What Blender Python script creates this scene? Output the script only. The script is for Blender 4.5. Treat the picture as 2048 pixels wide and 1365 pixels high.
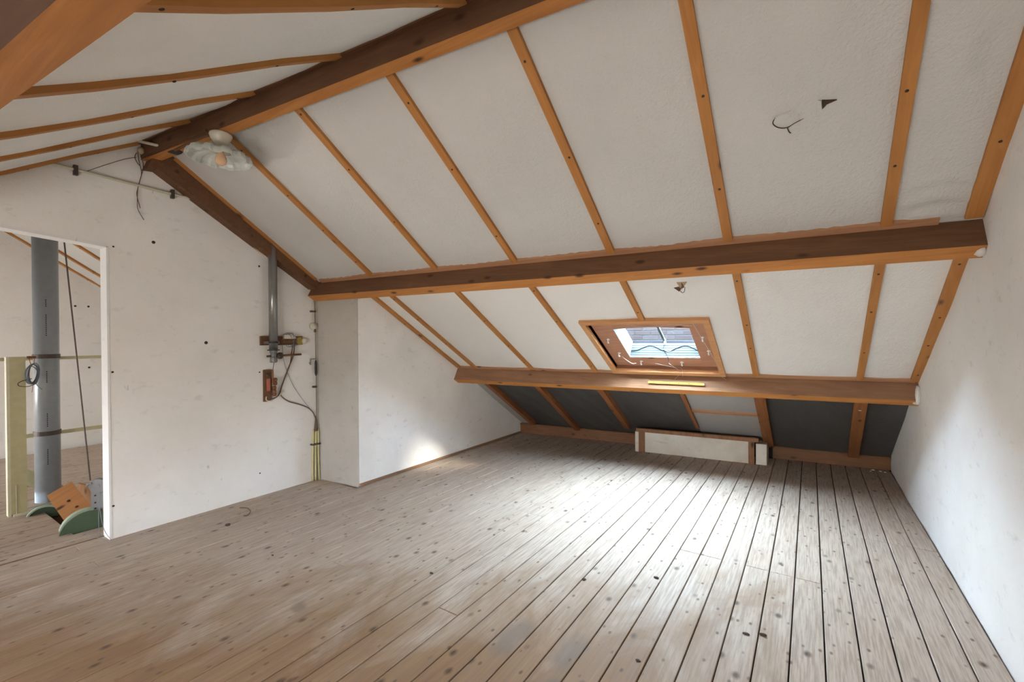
import bpy, bmesh, math, random
from mathutils import Vector, Matrix
random.seed(7)
for o in list(bpy.data.objects): bpy.data.objects.remove(o)
S = bpy.context.scene
COL = S.collection

# ------------------------------------------------------------------ camera
R_ = Vector((0.83548149, 0.54948014, -0.0064998)); U_ = Vector((0.00169386, 0.00925298, 0.99995576)); F_ = Vector((-0.54951598, 0.83545554, -0.00679995))
cd = bpy.data.cameras.new('camera'); cam = bpy.data.objects.new('camera', cd); COL.objects.link(cam)
m = Matrix((R_, U_, -F_)).transposed().to_4x4(); m.translation = Vector((0, 0, 1.28)); cam.matrix_world = m
cd.sensor_width = 36; cd.lens = 36*906.66/2048; cd.clip_start = 0.02; cd.clip_end = 200
S.camera = cam
# ------------------------------------------------------------------ world, sun, skylight portal, added fill lamps
W = bpy.data.worlds.new('world'); S.world = W; W.use_nodes = True
bg = W.node_tree.nodes['Background']; bg.inputs[0].default_value = (0.66, 0.83, 1.0, 1); bg.inputs[1].default_value = 80.0
def area(name, loc, direction, sx, sy, power, color, portal=False):
    l = bpy.data.lights.new(name, 'AREA'); l.shape = 'RECTANGLE'; l.size = sx; l.size_y = sy; l.energy = power; l.color = color
    if portal: l.cycles.is_portal = True
    o = bpy.data.objects.new(name, l); COL.objects.link(o); o.location = loc
    o.rotation_euler = Vector(direction).to_track_quat('-Z', 'Y').to_euler(); return o
sd = bpy.data.lights.new('sun', 'SUN'); sd.energy = 6.0; sd.angle = math.radians(9); sd.color = (1, .93, .82)
so = bpy.data.objects.new('sun', sd); COL.objects.link(so)
so.rotation_euler = Vector((-.855, -.125, -.50)).to_track_quat('-Z', 'Y').to_euler()
area('skylight_portal', (-1.04, 3.92, 1.55), (0, -.51, -.86), .7, .75, 1, (1, 1, 1), True)
area('fill_light_a', (-1.0, -1.62, .52), (0, 1, -.02), 2.3, .55, 28, (1.0, .93, .84))  # added fill lamp behind the camera; no dormer is built
area('fill_light_b', (-6.3, -1.62, .52), (.1, 1, -.02), 1.6, .55, 30, (1.0, .95, .88))  # added fill lamp for the next room, no window there
for nm, xc, pw in (('roof_fill_a', -6.0, 14), ('roof_fill_b', -2.7, 14), ('roof_fill_c', -.45, 14)):
    area(nm, (xc, -1.95+.085*xc-.04, .62+.10), (0, .5, -.86), .38, .38, pw, (1.0, .93, .84))  # added fill lamps above the unseen roof openings
S.view_settings.view_transform = 'Standard'; S.view_settings.look = 'None'; S.view_settings.gamma = 1
S.view_settings.use_curve_mapping = False; S.view_settings.exposure = 1.17

# ------------------------------------------------------------------ helpers
SK = .085
FAR = [(1.53, 2.63), (2.7526, 1.7943), (4.1564, .9606), (5.50, .12), (6.4, -.45)]
NEAR = [(-3.2, -.08), (-2.7, .2), (-1.0, 1.145), (0, 1.714), (.454, 1.973), (.6, 2.056), (.8, 2.175), (1.05, 2.337), (1.2, 2.433), (1.53, 2.645)]
PROF = NEAR[:-1] + FAR
def zr(yy):
    for (a, b), (c, d) in zip(PROF, PROF[1:]):
        if a <= yy <= c: return b + (d-b)*(yy-a)/(c-a)
    return 0
def rp(x, yy, off=0):          # point on roof lining, off = distance below it
    e = .02; m_ = (zr(yy+e)-zr(yy-e))/(2*e)
    if yy in dict(PROF) : pass
    n = Vector((0, -m_, 1)).normalized()
    return Vector((x, yy+SK*x, zr(yy))) - n*off
WL = {}
def link(o, name, parent=None, mat=None):
    COL.objects.link(o)
    if mat:
        for mm in (mat if isinstance(mat, (list, tuple)) else [mat]): o.data.materials.append(mm)
    return o
def mk(name, bm, mat, parent=None, smooth=False, bev=0, kind=None):
    if bev:
        bmesh.ops.bevel(bm, geom=[e for e in bm.edges if e.is_manifold and e.calc_face_angle(0) > .6], offset=bev, segments=1, affect='EDGES', clamp_overlap=True)
    bmesh.ops.recalc_face_normals(bm, faces=bm.faces)
    me = bpy.data.meshes.new(name)
    mn = Vector((1e9,)*3); mx = -mn
    for v in bm.verts:
        for i in range(3): mn[i] = min(mn[i], v.co[i]); mx[i] = max(mx[i], v.co[i])
    c = Vector(((mn.x+mx.x)/2, (mn.y+mx.y)/2, mn.z))
    bmesh.ops.translate(bm, verts=bm.verts, vec=-c)
    if smooth:
        for f in bm.faces: f.smooth = True
    bm.to_mesh(me); bm.free()
    o = bpy.data.objects.new(name, me); link(o, name, None, mat)
    WL[o.name] = c.copy(); o.location = c
    if parent: o.parent = parent; o.location = c - WL[parent.name]
    if kind: o['kind'] = kind
    return o
def copy_at(o, loc, parent=None, rot=None):
    c = o.copy(); COL.objects.link(c); WL[c.name] = Vector(loc); c.location = loc
    if rot is not None: c.rotation_euler = rot
    if parent: c.parent = parent; c.location = Vector(loc) - WL[parent.name]
    return c
def empty(name, loc, kind=None):
    o = bpy.data.objects.new(name, None); COL.objects.link(o); o.location = loc; WL[o.name] = Vector(loc); o.empty_display_size = .05
    if kind: o['kind'] = kind
    return o
def tag(o, label, cat, group=None):
    o['label'] = label; o['category'] = cat
    if group: o['group'] = group
    return o
def hexa(bm, P, mi=0):          # 8 points: bottom ring 0-3, top ring 4-7
    v = [bm.verts.new(p) for p in P]
    fs = []
    for q in ((0,1,2,3), (7,6,5,4), (0,4,5,1), (1,5,6,2), (2,6,7,3), (3,7,4,0)):
        f = bm.faces.new([v[i] for i in q]); f.material_index = mi; fs.append(f)
    return fs
def box(bm, x0, x1, y0, y1, z0, z1, mi=0):
    return hexa(bm, [(x0,y0,z0), (x1,y0,z0), (x1,y1,z0), (x0,y1,z0), (x0,y0,z1), (x1,y0,z1), (x1,y1,z1), (x0,y1,z1)], mi)
def NB(): return bmesh.new()
def roofbox(bm, x0, x1, a, b, o0, o1, n=1, mi=0):
    for i in range(n):
        s, t = a+(b-a)*i/n, a+(b-a)*(i+1)/n
        hexa(bm, [rp(x0,s,o0), rp(x1,s,o0), rp(x1,t,o0), rp(x0,t,o0), rp(x0,s,o1), rp(x1,s,o1), rp(x1,t,o1), rp(x0,t,o1)], mi)
def prism(bm, ring0, ring1, mats=None):
    a = [bm.verts.new(p) for p in ring0]; b = [bm.verts.new(p) for p in ring1]; n = len(a)
    bm.faces.new(a); bm.faces.new(list(reversed(b)))
    for i in range(n):
        f = bm.faces.new([a[i], a[(i+1) % n], b[(i+1) % n], b[i]])
        if mats: f.material_index = mats[i]
def xprism(bm, sec, x0, x1, mats=None, seg=1, sk=SK):
    prism(bm, [(x0, p[0]+sk*x0, p[1]) for p in sec], [(x1, p[0]+sk*x1, p[1]) for p in sec], mats)
def yzprism(bm, poly, x0, x1):
    prism(bm, [(x0, p[0], p[1]) for p in poly], [(x1, p[0], p[1]) for p in poly])
def tube(bm, pts, r, n=8, closed=False, mi=0):
    pts = [Vector(p) for p in pts]; rings = []; up = None
    N = len(pts)
    for i, p in enumerate(pts):
        d = (pts[(i+1) % N if closed else min(i+1, N-1)] - pts[i-1 if (closed or i > 0) else 0]).normalized()
        if up is None: up = d.orthogonal().normalized()
        up = (up - d*up.dot(d)).normalized(); s = d.cross(up)
        rr = r[i] if isinstance(r, (list, tuple)) else r
        rings.append([bm.verts.new(p + (up*math.cos(2*math.pi*k/n) + s*math.sin(2*math.pi*k/n))*rr) for k in range(n)])
    for i in range(N if closed else N-1):
        a, b = rings[i], rings[(i+1) % N]
        for k in range(n):
            f = bm.faces.new([a[k], a[(k+1) % n], b[(k+1) % n], b[k]]); f.material_index = mi
    if not closed:
        bm.faces.new(list(reversed(rings[0]))).material_index = mi; bm.faces.new(rings[-1]).material_index = mi
def smooth_pts(pts, sub=4):
    pts = [Vector(p) for p in pts]; out = []
    for i in range(len(pts)-1):
        p0 = pts[max(i-1, 0)]; p1 = pts[i]; p2 = pts[i+1]; p3 = pts[min(i+2, len(pts)-1)]
        for k in range(sub):
            t = k/sub
            out.append(.5*((2*p1)+(p2-p0)*t+(2*p0-5*p1+4*p2-p3)*t*t+(-p0+3*p1-3*p2+p3)*t**3))
    out.append(pts[-1]); return out
def lathe(bm, prof, c, axis=(0,0,1), n=24, fn=None):
    ax = Vector(axis).normalized(); u = ax.orthogonal().normalized(); w = ax.cross(u); c = Vector(c); rings = []
    for r, h in prof:
        ring = []
        for k in range(n):
            a = 2*math.pi*k/n; rr, hh = (fn(r, h, a) if fn else (r, h))
            ring.append(bm.verts.new(c+ax*hh+(u*math.cos(a)+w*math.sin(a))*rr))
        rings.append(ring)
    for a, b in zip(rings, rings[1:]):
        for k in range(n): bm.faces.new([a[k], a[(k+1) % n], b[(k+1) % n], b[k]])
    if prof[0][0] > 0: bm.faces.new(list(reversed(rings[0])))
    if prof[-1][0] > 0: bm.faces.new(rings[-1])
    bmesh.ops.remove_doubles(bm, verts=bm.verts, dist=1e-6)
def wob(a, b, c=0):     # cheap smooth noise
    return (math.sin(a*3.1+c)+math.sin(b*4.7+c*1.7+a*1.3)+math.sin((a+b)*7.9+c*2.3)*.5)/2.5

# ------------------------------------------------------------------ materials
class NT:
    def __init__(s, name, rough=.7):
        s.m = bpy.data.materials.new(name); s.m.use_nodes = True; s.t = s.m.node_tree; s.b = s.t.nodes['Principled BSDF']
        s.b.inputs['Roughness'].default_value = rough; s.b.inputs['Specular IOR Level'].default_value = .3
        s.geo = s.n('ShaderNodeNewGeometry')
    def n(s, typ, **k):
        x = s.t.nodes.new(typ)
        for a, v in k.items(): setattr(x, a, v)
        return x
    def l(s, a, b): s.t.links.new(a, b)
    def pos(s, scale=(1,1,1), rnd=0, rot=(0,0,0)):
        out = s.geo.outputs['Position']
        if rnd:
            oi = s.n('ShaderNodeObjectInfo'); c = s.n('ShaderNodeVectorMath', operation='SCALE'); c.inputs[0].default_value = (13.7, 41.3, 27.1)
            s.l(oi.outputs['Random'], c.inputs['Scale']); a = s.n('ShaderNodeVectorMath', operation='ADD'); s.l(out, a.inputs[0]); s.l(c.outputs[0], a.inputs[1]); out = a.outputs[0]
        mp = s.n('ShaderNodeMapping'); mp.inputs['Scale'].default_value = scale; mp.inputs['Rotation'].default_value = rot; s.l(out, mp.inputs[0]); return mp.outputs[0]
    def noise(s, vec, scale, detail=3, rough=.5, dist=0):
        x = s.n('ShaderNodeTexNoise'); x.inputs['Scale'].default_value = scale; x.inputs['Detail'].default_value = detail; x.inputs['Roughness'].default_value = rough; x.inputs['Distortion'].default_value = dist
        s.l(vec, x.inputs['Vector']); return x.outputs['Fac']
    def ramp(s, fac, stops):
        x = s.n('ShaderNodeValToRGB'); e = x.color_ramp.elements
        while len(e) < len(stops): e.new(.5)
        for i, (p, c) in enumerate(stops): e[i].position = p; e[i].color = (*c, 1) if len(c) == 3 else c
        s.l(fac, x.inputs[0]); return x.outputs[0]
    def mix(s, fac, a, b, mode='MIX'):
        x = s.n('ShaderNodeMix', data_type='RGBA', blend_type=mode)
        for sock, v in ((x.inputs[0], fac), (x.inputs[6], a), (x.inputs[7], b)):
            if isinstance(v, (float, int)): sock.default_value = v
            elif isinstance(v, tuple): sock.default_value = (*v, 1)
            else: s.l(v, sock)
        return x.outputs[2]
    def math(s, op, a, b=0.):
        x = s.n('ShaderNodeMath', operation=op)
        for i, v in enumerate((a, b)):
            if isinstance(v, (float, int)): x.inputs[i].default_value = v
            else: s.l(v, x.inputs[i])
        return x.outputs[0]
    def bump(s, h, strength=.3, dist=.01):
        x = s.n('ShaderNodeBump'); x.inputs['Strength'].default_value = strength; x.inputs['Distance'].default_value = dist
        s.l(h, x.inputs['Height']); s.l(x.outputs[0], s.b.inputs['Normal'])
    def col(s, c):
        if isinstance(c, tuple): s.b.inputs['Base Color'].default_value = (*c, 1)
        else: s.l(c, s.b.inputs['Base Color'])
        return s.m
K3 = lambda v: (v, v, v)
def wood(name, light, dark, axis='x', knots=True, rough=.6, dirt=.25):
    t = NT(name, rough)
    sc = {'x': (1.1, 16, 16), 'y': (16, 1.1, 1.1), 'z': (16, 16, 1.1)}[axis]
    if axis == 'y': sc = (18, 1.2, 1.2)
    v = t.pos(sc, 1)
    g = t.noise(v, 1.6, 5, .6, 1.2)
    c = t.ramp(g, [(.25, dark), (.5, tuple((a+b)/2 for a, b in zip(light, dark))), (.72, light)])
    big = t.noise(t.pos((2, 2, 2), 1), 1.3, 3)
    c = t.mix(t.math('MULTIPLY', big, dirt*2), c, tuple(x*.45 for x in light))
    if knots:
        sk = {'x': (4.2, 9, 9), 'y': (9, 4.5, 4.5), 'z': (9, 9, 4.2)}[axis]
        vo = t.n('ShaderNodeTexVoronoi'); vo.inputs['Scale'].default_value = 1.0; t.l(t.pos(sk, 1), vo.inputs['Vector'])
        k = t.ramp(vo.outputs['Distance'], [(.06, K3(1)), (.17, K3(0))])
        c = t.mix(k, c, (.055, .022, .008))
    t.bump(g, .25, .004)
    return t.col(c)
M = {}
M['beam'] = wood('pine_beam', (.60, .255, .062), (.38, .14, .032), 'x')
M['beam_side'] = wood('aged_shaded_beam_side', (.20, .095, .045), (.10, .045, .022), 'x', True, .75, .35)  # aged wood, with the shade of unlit beam sides put into the colour
M['purlin_side'] = wood('dusty_shaded_purlin_side', (.34, .18, .095), (.20, .095, .045), 'x', True, .7, .3)  # dusty upper face, some of its shade also put into the colour
M['batten'] = wood('pine_batten', (.52, .235, .065), (.36, .14, .035), 'y')
M['strip'] = wood('pale_strip', (.50, .27, .15), (.38, .18, .09), 'x')
M['near_side'] = wood('painted_shade_side', (.075, .035, .017), (.04, .018, .009), 'x', False, .8, .3)  # near purlin's unlit side: shade painted into the wood colour
M['rafter'] = wood('orange_rafter', (.34, .13, .042), (.18, .06, .02), 'y')
M['plate'] = wood('eave_plate_wood', (.27, .12, .05), (.16, .065, .026), 'x')
M['stud'] = wood('old_stud', (.34, .16, .07), (.17, .07, .03), 'z')
M['frame'] = wood('window_pine', (.66, .34, .15), (.50, .23, .09), 'x', False)
M['lining'] = wood('window_lining_wood', (.50, .26, .16), (.36, .16, .09), 'x')
M['dkboard'] = wood('brown_mounting_board', (.20, .10, .05), (.10, .045, .02), 'y')
M['hoistwood'] = wood('orange_plywood', (.50, .24, .09), (.36, .15, .05), 'y')
M['baseboard'] = wood('raw_base_strip', (.36, .21, .12), (.22, .12, .065), 'y')

def floor_mat():
    t = NT('pine_floor_painted_light', .68)
    v = t.pos((20, .9, 1), 1)
    g = t.noise(v, 1.5, 6, .62, 1.5)
    c = t.ramp(g, [(.25, (.17, .09, .042)), (.5, (.255, .148, .073)), (.75, (.335, .21, .115))])
    oi = t.n('ShaderNodeObjectInfo')
    c = t.mix(.28, c, t.ramp(oi.outputs['Random'], [(0, (.27, .165, .09)), (.35, (.44, .33, .22)), (.65, (.34, .22, .13)), (1, (.42, .31, .21))]))
    # skylight glow painted into the colour: pale where lit, brown in the unlit patch
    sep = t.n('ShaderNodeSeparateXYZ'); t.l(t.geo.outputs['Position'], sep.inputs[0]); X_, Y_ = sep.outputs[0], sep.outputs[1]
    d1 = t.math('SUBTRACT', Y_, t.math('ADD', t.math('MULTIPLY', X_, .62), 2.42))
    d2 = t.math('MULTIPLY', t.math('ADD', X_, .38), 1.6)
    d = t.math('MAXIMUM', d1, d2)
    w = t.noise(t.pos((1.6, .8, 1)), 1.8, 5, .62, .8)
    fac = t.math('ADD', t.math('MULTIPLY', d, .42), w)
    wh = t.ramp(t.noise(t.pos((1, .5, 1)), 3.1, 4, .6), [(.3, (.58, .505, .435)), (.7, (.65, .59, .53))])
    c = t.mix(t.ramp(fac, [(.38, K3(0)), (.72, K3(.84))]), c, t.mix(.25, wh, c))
    # grey water stains of fixed shape
    def spot(x, y, rx, ry, seed):
        mp = t.n('ShaderNodeMapping', vector_type='TEXTURE'); mp.inputs['Location'].default_value = (x, y, 0); mp.inputs['Scale'].default_value = (rx, ry, 1)
        nn = t.n('ShaderNodeTexNoise'); nn.inputs['Scale'].default_value = 9; t.l(t.geo.outputs['Position'], nn.inputs['Vector'])
        mm = t.mix(.09, t.geo.outputs['Position'], nn.outputs['Color'], 'ADD')
        t.l(mm, mp.inputs[0]); ln = t.n('ShaderNodeVectorMath', operation='LENGTH'); t.l(mp.outputs[0], ln.inputs[0])
        return t.ramp(ln.outputs['Value'], [(.55, K3(.62)), (1, K3(0))])
    return t, c, v, g, spot
t, c, v, g, spot = floor_mat()
for (x, y, rx, ry) in ((-1.02, 1.66, .07, .17), (-.77, 1.70, .06, .15), (-.75, 1.50, .05, .07), (-2.0, 1.28, .05, .04)):
    c = t.mix(spot(x, y, rx, ry, 0), c, (.17, .145, .125))
vo = t.n('ShaderNodeTexVoronoi'); vo.inputs['Scale'].default_value = 1; t.l(t.pos((8.5, 5.6, 1), 1), vo.inputs['Vector'])
c = t.mix(t.ramp(vo.outputs['Distance'], [(.05, K3(.95)), (.16, K3(0))]), c, (.06, .035, .022))
vo2 = t.n('ShaderNodeTexVoronoi'); vo2.inputs['Scale'].default_value = 1; t.l(t.pos((19, 11, 1), 1), vo2.inputs['Vector'])
c = t.mix(t.ramp(vo2.outputs['Distance'], [(.07, K3(.85)), (.17, K3(0))]), c, (.10, .06, .038))
fine = t.noise(t.pos((60, 3, 1), 1), 2, 3, .6)
c = t.mix(t.ramp(fine, [(.35, K3(.55)), (.6, K3(0))]), c, (.25, .17, .12))
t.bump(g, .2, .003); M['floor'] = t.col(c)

def plaster(name, base, smudge, amt=.5, bumpd=.006):
    t = NT(name, .85)
    n1 = t.noise(t.pos((1, 1, 1)), 1.7, 5, .6); n2 = t.noise(t.pos((1, 1, 2)), 9, 4, .65)
    c = t.mix(t.ramp(n1, [(.40, K3(0)), (.68, K3(amt))]), base, smudge)
    c = t.mix(t.ramp(n2, [(.60, K3(0)), (.75, K3(.35))]), c, tuple(x*.6 for x in smudge))
    sm = t.noise(t.pos((1, 1, .35)), 22, 2, .5)
    c = t.mix(t.ramp(sm, [(.74, K3(0)), (.79, K3(.45))]), c, tuple(x*.4 for x in smudge))
    t.bump(t.noise(t.pos(), 30, 5, .7), .25, bumpd)
    return t.col(c)
M['plaster'] = plaster('white_plaster', (.80, .785, .76), (.66, .64, .61), .45)
M['plaster2'] = plaster('brightened_white_plaster', (.88, .865, .84), (.70, .68, .65), .5)  # recess wall copy, colour brightened in place of direct light
M['plaster_chimney'] = plaster('grey_white_plaster', (.50, .475, .43), (.36, .335, .30), .6)
M['plaster_box'] = plaster('stained_box_panel', (.70, .66, .58), (.48, .41, .31), .8, .003)
M['white_paint'] = plaster('white_painted_wood', (.80, .80, .80), (.66, .67, .68), .4, .002)
def sheet(name, col, rough=.6):
    t = NT(name, rough)
    n1 = t.noise(t.pos((1, 1, 1)), 1.1, 4, .55)
    c = t.mix(t.ramp(n1, [(.4, K3(0)), (.8, K3(.5))]), col, tuple(x*.8 for x in col))
    weave = t.noise(t.pos((1, 1, 1)), 75, 2, .6)
    sm = t.noise(t.pos((1, .5, .5)), 5.5, 5, .6)
    h = t.math('ADD', t.math('MULTIPLY', weave, .25), sm)
    wv = t.n('ShaderNodeTexWave'); wv.inputs['Scale'].default_value = 2.2; wv.inputs['Distortion'].default_value = 5; wv.inputs['Detail'].default_value = 2; t.l(t.pos((1, .35, .35), 1, (0, 0, .9)), wv.inputs['Vector'])
    h = t.math('ADD', h, t.math('MULTIPLY', wv.outputs['Fac'], .25))
    t.bump(h, .5, .03)
    return t.col(c)
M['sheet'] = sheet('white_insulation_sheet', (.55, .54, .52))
M['sheet_low'] = sheet('brightened_insulation_sheet', (.76, .74, .71))  # lower panels: same sheet, colour brightened to stand in for light
M['sheet_near'] = sheet('cool_brightened_sheet', (.86, .88, .88))  # near-slope copy, made lighter and cooler to paint in its light
M['sheet_dark'] = sheet('shaded_grey_foil_sheet', (.075, .07, .066), .5)  # grey eave sheets, darkened further with painted shade
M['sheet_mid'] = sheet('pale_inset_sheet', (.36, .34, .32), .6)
def plain(name, col, rough=.5, metal=0, spec=.4):
    t = NT(name, rough); t.b.inputs['Metallic'].default_value = metal; t.b.inputs['Specular IOR Level'].default_value = spec
    n = t.noise(t.pos(), 25, 3, .6)
    return t.col(t.mix(t.ramp(n, [(.35, K3(0)), (.75, K3(.35))]), col, tuple(x*.7 for x in col)))
M['dark'] = plain('dark_deck', (.03, .025, .02), .9)
M['nail'] = plain('nail_hole', (.045, .025, .015), .8)
M['cream'] = plain('cream_paint', (.66, .62, .38), .45)
M['creamlt'] = plain('pale_cream_paint', (.80, .79, .62), .45)
M['conduit'] = plain('ivory_conduit', (.55, .52, .40), .5)
M['yellowpipe'] = plain('yellowed_pipe', (.62, .57, .30), .5)
M['pvc'] = plain('grey_pvc', (.30, .33, .36), .28, 0, .5)
M['zinc'] = plain('zinc_pipe', (.26, .26, .255), .28, .6)
M['black'] = plain('black_rubber', (.02, .02, .02), .6)
M['iron'] = plain('dark_iron', (.09, .07, .06), .5, .5)
M['rust'] = plain('rusty_iron', (.20, .085, .04), .7, .2)
M['red'] = plain('faded_red_paint', (.42, .13, .09), .6)
M['ceramic'] = plain('cream_ceramic', (.66, .62, .52), .25)
M['white'] = plain('white_plastic', (.82, .82, .80), .35)
M['brass'] = plain('yellow_brass', (.40, .29, .055), .7, 0, .2)
M['wire'] = plain('brown_cable', (.12, .075, .045), .6)
M['wiregrey'] = plain('grey_wire', (.16, .19, .22), .5)
M['copper'] = plain('copper_wire', (.42, .22, .11), .4, .5)
M['green'] = plain('green_paint', (.055, .085, .045), .6)
M['greenlt'] = plain('pale_green_paint', (.38, .48, .39), .5)
M['galv'] = plain('galvanised_plate', (.20, .20, .20), .5, .3)
M['web'] = plain('cobweb_thread', (.62, .56, .50), .8)
M['leaf'] = plain('dry_leaf', (.26, .14, .07), .8)
M['crumb'] = plain('plaster_crumb', (.75, .73, .68), .8)
M['darkcrumb'] = plain('dark_debris', (.05, .035, .025), .8)
M['lead'] = plain('ribbed_grey_upstand', (.034, .038, .037), 1, 0, 0); M['upst'] = plain('darkened_white_upstand', (.05, .054, .056), .9, 0, 0)  # pale upstand and sill, colours darkened to offset the very strong sky light
M['gasket'] = plain('dark_gasket', (.006, .007, .009), 1, 0, 0)
M['mortar'] = plain('mortar', (.62, .60, .57), .9); M['wallmortar'] = plain('dark_wall_mortar', (.021, .021, .022), 1, 0, 0)
M['bulb'] = plain('amber_bulb_glass', (.66, .42, .26), .12)
M['fray'] = plain('pale_plaster_scrap', (.50, .40, .28), .8)
t = NT('brick', 1); t.b.inputs['Specular IOR Level'].default_value = 0; oi = t.n('ShaderNodeObjectInfo')
M['brick'] = t.col(t.ramp(oi.outputs['Random'], [(0, (.009, .0065, .0065)), (.5, (.012, .009, .0088)), (1, (.010, .009, .0095))]))
g_ = NT('window_glass', .02); g_.t.nodes.remove(g_.b)
tr = g_.n('ShaderNodeBsdfTransparent'); tr.inputs[0].default_value = (.93, .95, .95, 1); gl = g_.n('ShaderNodeBsdfGlossy'); gl.inputs['Roughness'].default_value = .03
mx = g_.n('ShaderNodeMixShader'); mx.inputs[0].default_value = .06; g_.l(tr.outputs[0], mx.inputs[1]); g_.l(gl.outputs[0], mx.inputs[2]); g_.l(mx.outputs[0], g_.t.nodes['Material Output'].inputs[0])
M['glass'] = g_.m
t = NT('frosted_shade_glass', .3); t.b.inputs['Transmission Weight'].default_value = .45; t.b.inputs['Subsurface Weight'].default_value = 0
M['shade'] = t.col((.74, .78, .74))

# ------------------------------------------------------------------ floor
XL, XR, XC, XF = -3.76, .634, -3.27, -7.42
def eave_y(x): return 5.166+.0988*(x+3.27)
bm = NB(); box(bm, XF-.2, XR+.1, -3, -.12, -.08, -.024); box(bm, XF-.2, -4.86, -.12, 6.0, -.08, -.024); box(bm, -4.02, XR+.1, -.12, 6.0, -.08, -.024); box(bm, -4.86, -4.02, -.12, .90, -.08, -.024); box(bm, -4.86, -4.02, 1.75, 6, -.08, -.024)
floor = mk('floor', bm, M['dark'], kind='structure')
W_ = .11763
def plank(x0, x1, y0, y1):
    bm = NB(); g = .0022+random.random()*.0012; dz = random.uniform(-.0012, .0012)
    box(bm, x0+g, x1-g, y0+.0012, y1-.0012, -.024, dz)
    bmesh.ops.bevel(bm, geom=[e for e in bm.edges if all(v.co.z > -.01 for v in e.verts)], offset=.0022, segments=1, affect='EDGES')
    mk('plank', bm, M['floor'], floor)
k = 0
x1 = XR-.004
edges = [XR-.004] + [.518-W_*i for i in range(68)]
for i in range(len(edges)-1):
    b_, a_ = edges[i], edges[i+1]
    if b_ < XF+.02: break
    a_ = max(a_, XF+.01); mid = (a_+b_)/2
    end = (eave_y(mid)-.0) if mid > XC else (2.50 if mid > XL-.12 else 2.7)
    if mid > XL-.12:
        js = []
        if any(abs(mid-q) < .07 for q in (-1.75, -1.64, -.56, -.46, -.25, -.13, -.02, -2.15)): js = [2.82, .25]
        else: js = [random.choice([.85, 1.6, .1, -.3])] + ([random.choice([3.6, 4.35])] if mid > XC else [])
        js = sorted(js)
    else: js = [random.choice([.3, 1.4, -.5])]
    ys = [-1.4] + [j for j in js if j < end-.2] + [end]
    for y0, y1 in zip(ys, ys[1:]):
        if -4.86 < mid < -4.02:
            for s, e_ in ((y0, min(y1, .90)), (max(y0, 1.75), y1)):
                if e_-s > .05: plank(a_, b_, s, e_)
        else: plank(a_, b_, y0, y1)
# joinery around the stair opening
bm = NB(); box(bm, -4.9, -4.0, .9, 1.8, -.9, -.88); box(bm, -4.9, -4.86, .9, 1.8, -.9, -.024); box(bm, -4.02, -3.99, .9, 1.8, -.9, -.024); box(bm, -4.9, -4, .88, .898, -.9, -.024); box(bm, -4.9, -4, 1.752, 1.8, -.9, -.024)
mk('shaft_lining', bm, M['dkboard'], floor)

# ------------------------------------------------------------------ roof: ceiling deck + insulation panels + battens
bm = NB()
def deck(x0, x1, a, b, o0=-.025, o1=-.075):
    cuts = [a] + [p[0] for p in PROF if a < p[0] < b] + [b]
    for s, t_ in zip(cuts, cuts[1:]):
        def q(x, yy, o): return (x, yy+SK*x, zr(yy)-o)
        hexa(bm, [q(x0,s,o0), q(x1,s,o0), q(x1,t_,o0), q(x0,t_,o0), q(x0,s,o1), q(x1,s,o1), q(x1,t_,o1), q(x0,t_,o1)])
HOLE = (-1.50, -.59, 3.395, 4.125)
NH = [(-6.2, -5.8), (-2.9, -2.5), (-.65, -.25)]; HY = (-2.15, -1.75)  # unseen openings added in the near slope to let fill light in
X0, X1 = XF-.2, XR+.3
deck(X0, X1, 1.53, HOLE[2]); deck(X0, HOLE[0], HOLE[2], HOLE[3]); deck(HOLE[1], X1, HOLE[2], HOLE[3]); deck(X0, X1, HOLE[3], 6.3)
deck(X0, X1, HY[1], 1.53); deck(X0, X1, -3.2, HY[0])
xs_ = [X0] + [v for h in NH for v in h] + [X1]
for i in range(0, len(xs_), 2): deck(xs_[i], xs_[i+1], HY[0], HY[1])
ceiling = mk('ceiling', bm, M['dark'], kind='structure')
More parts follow.
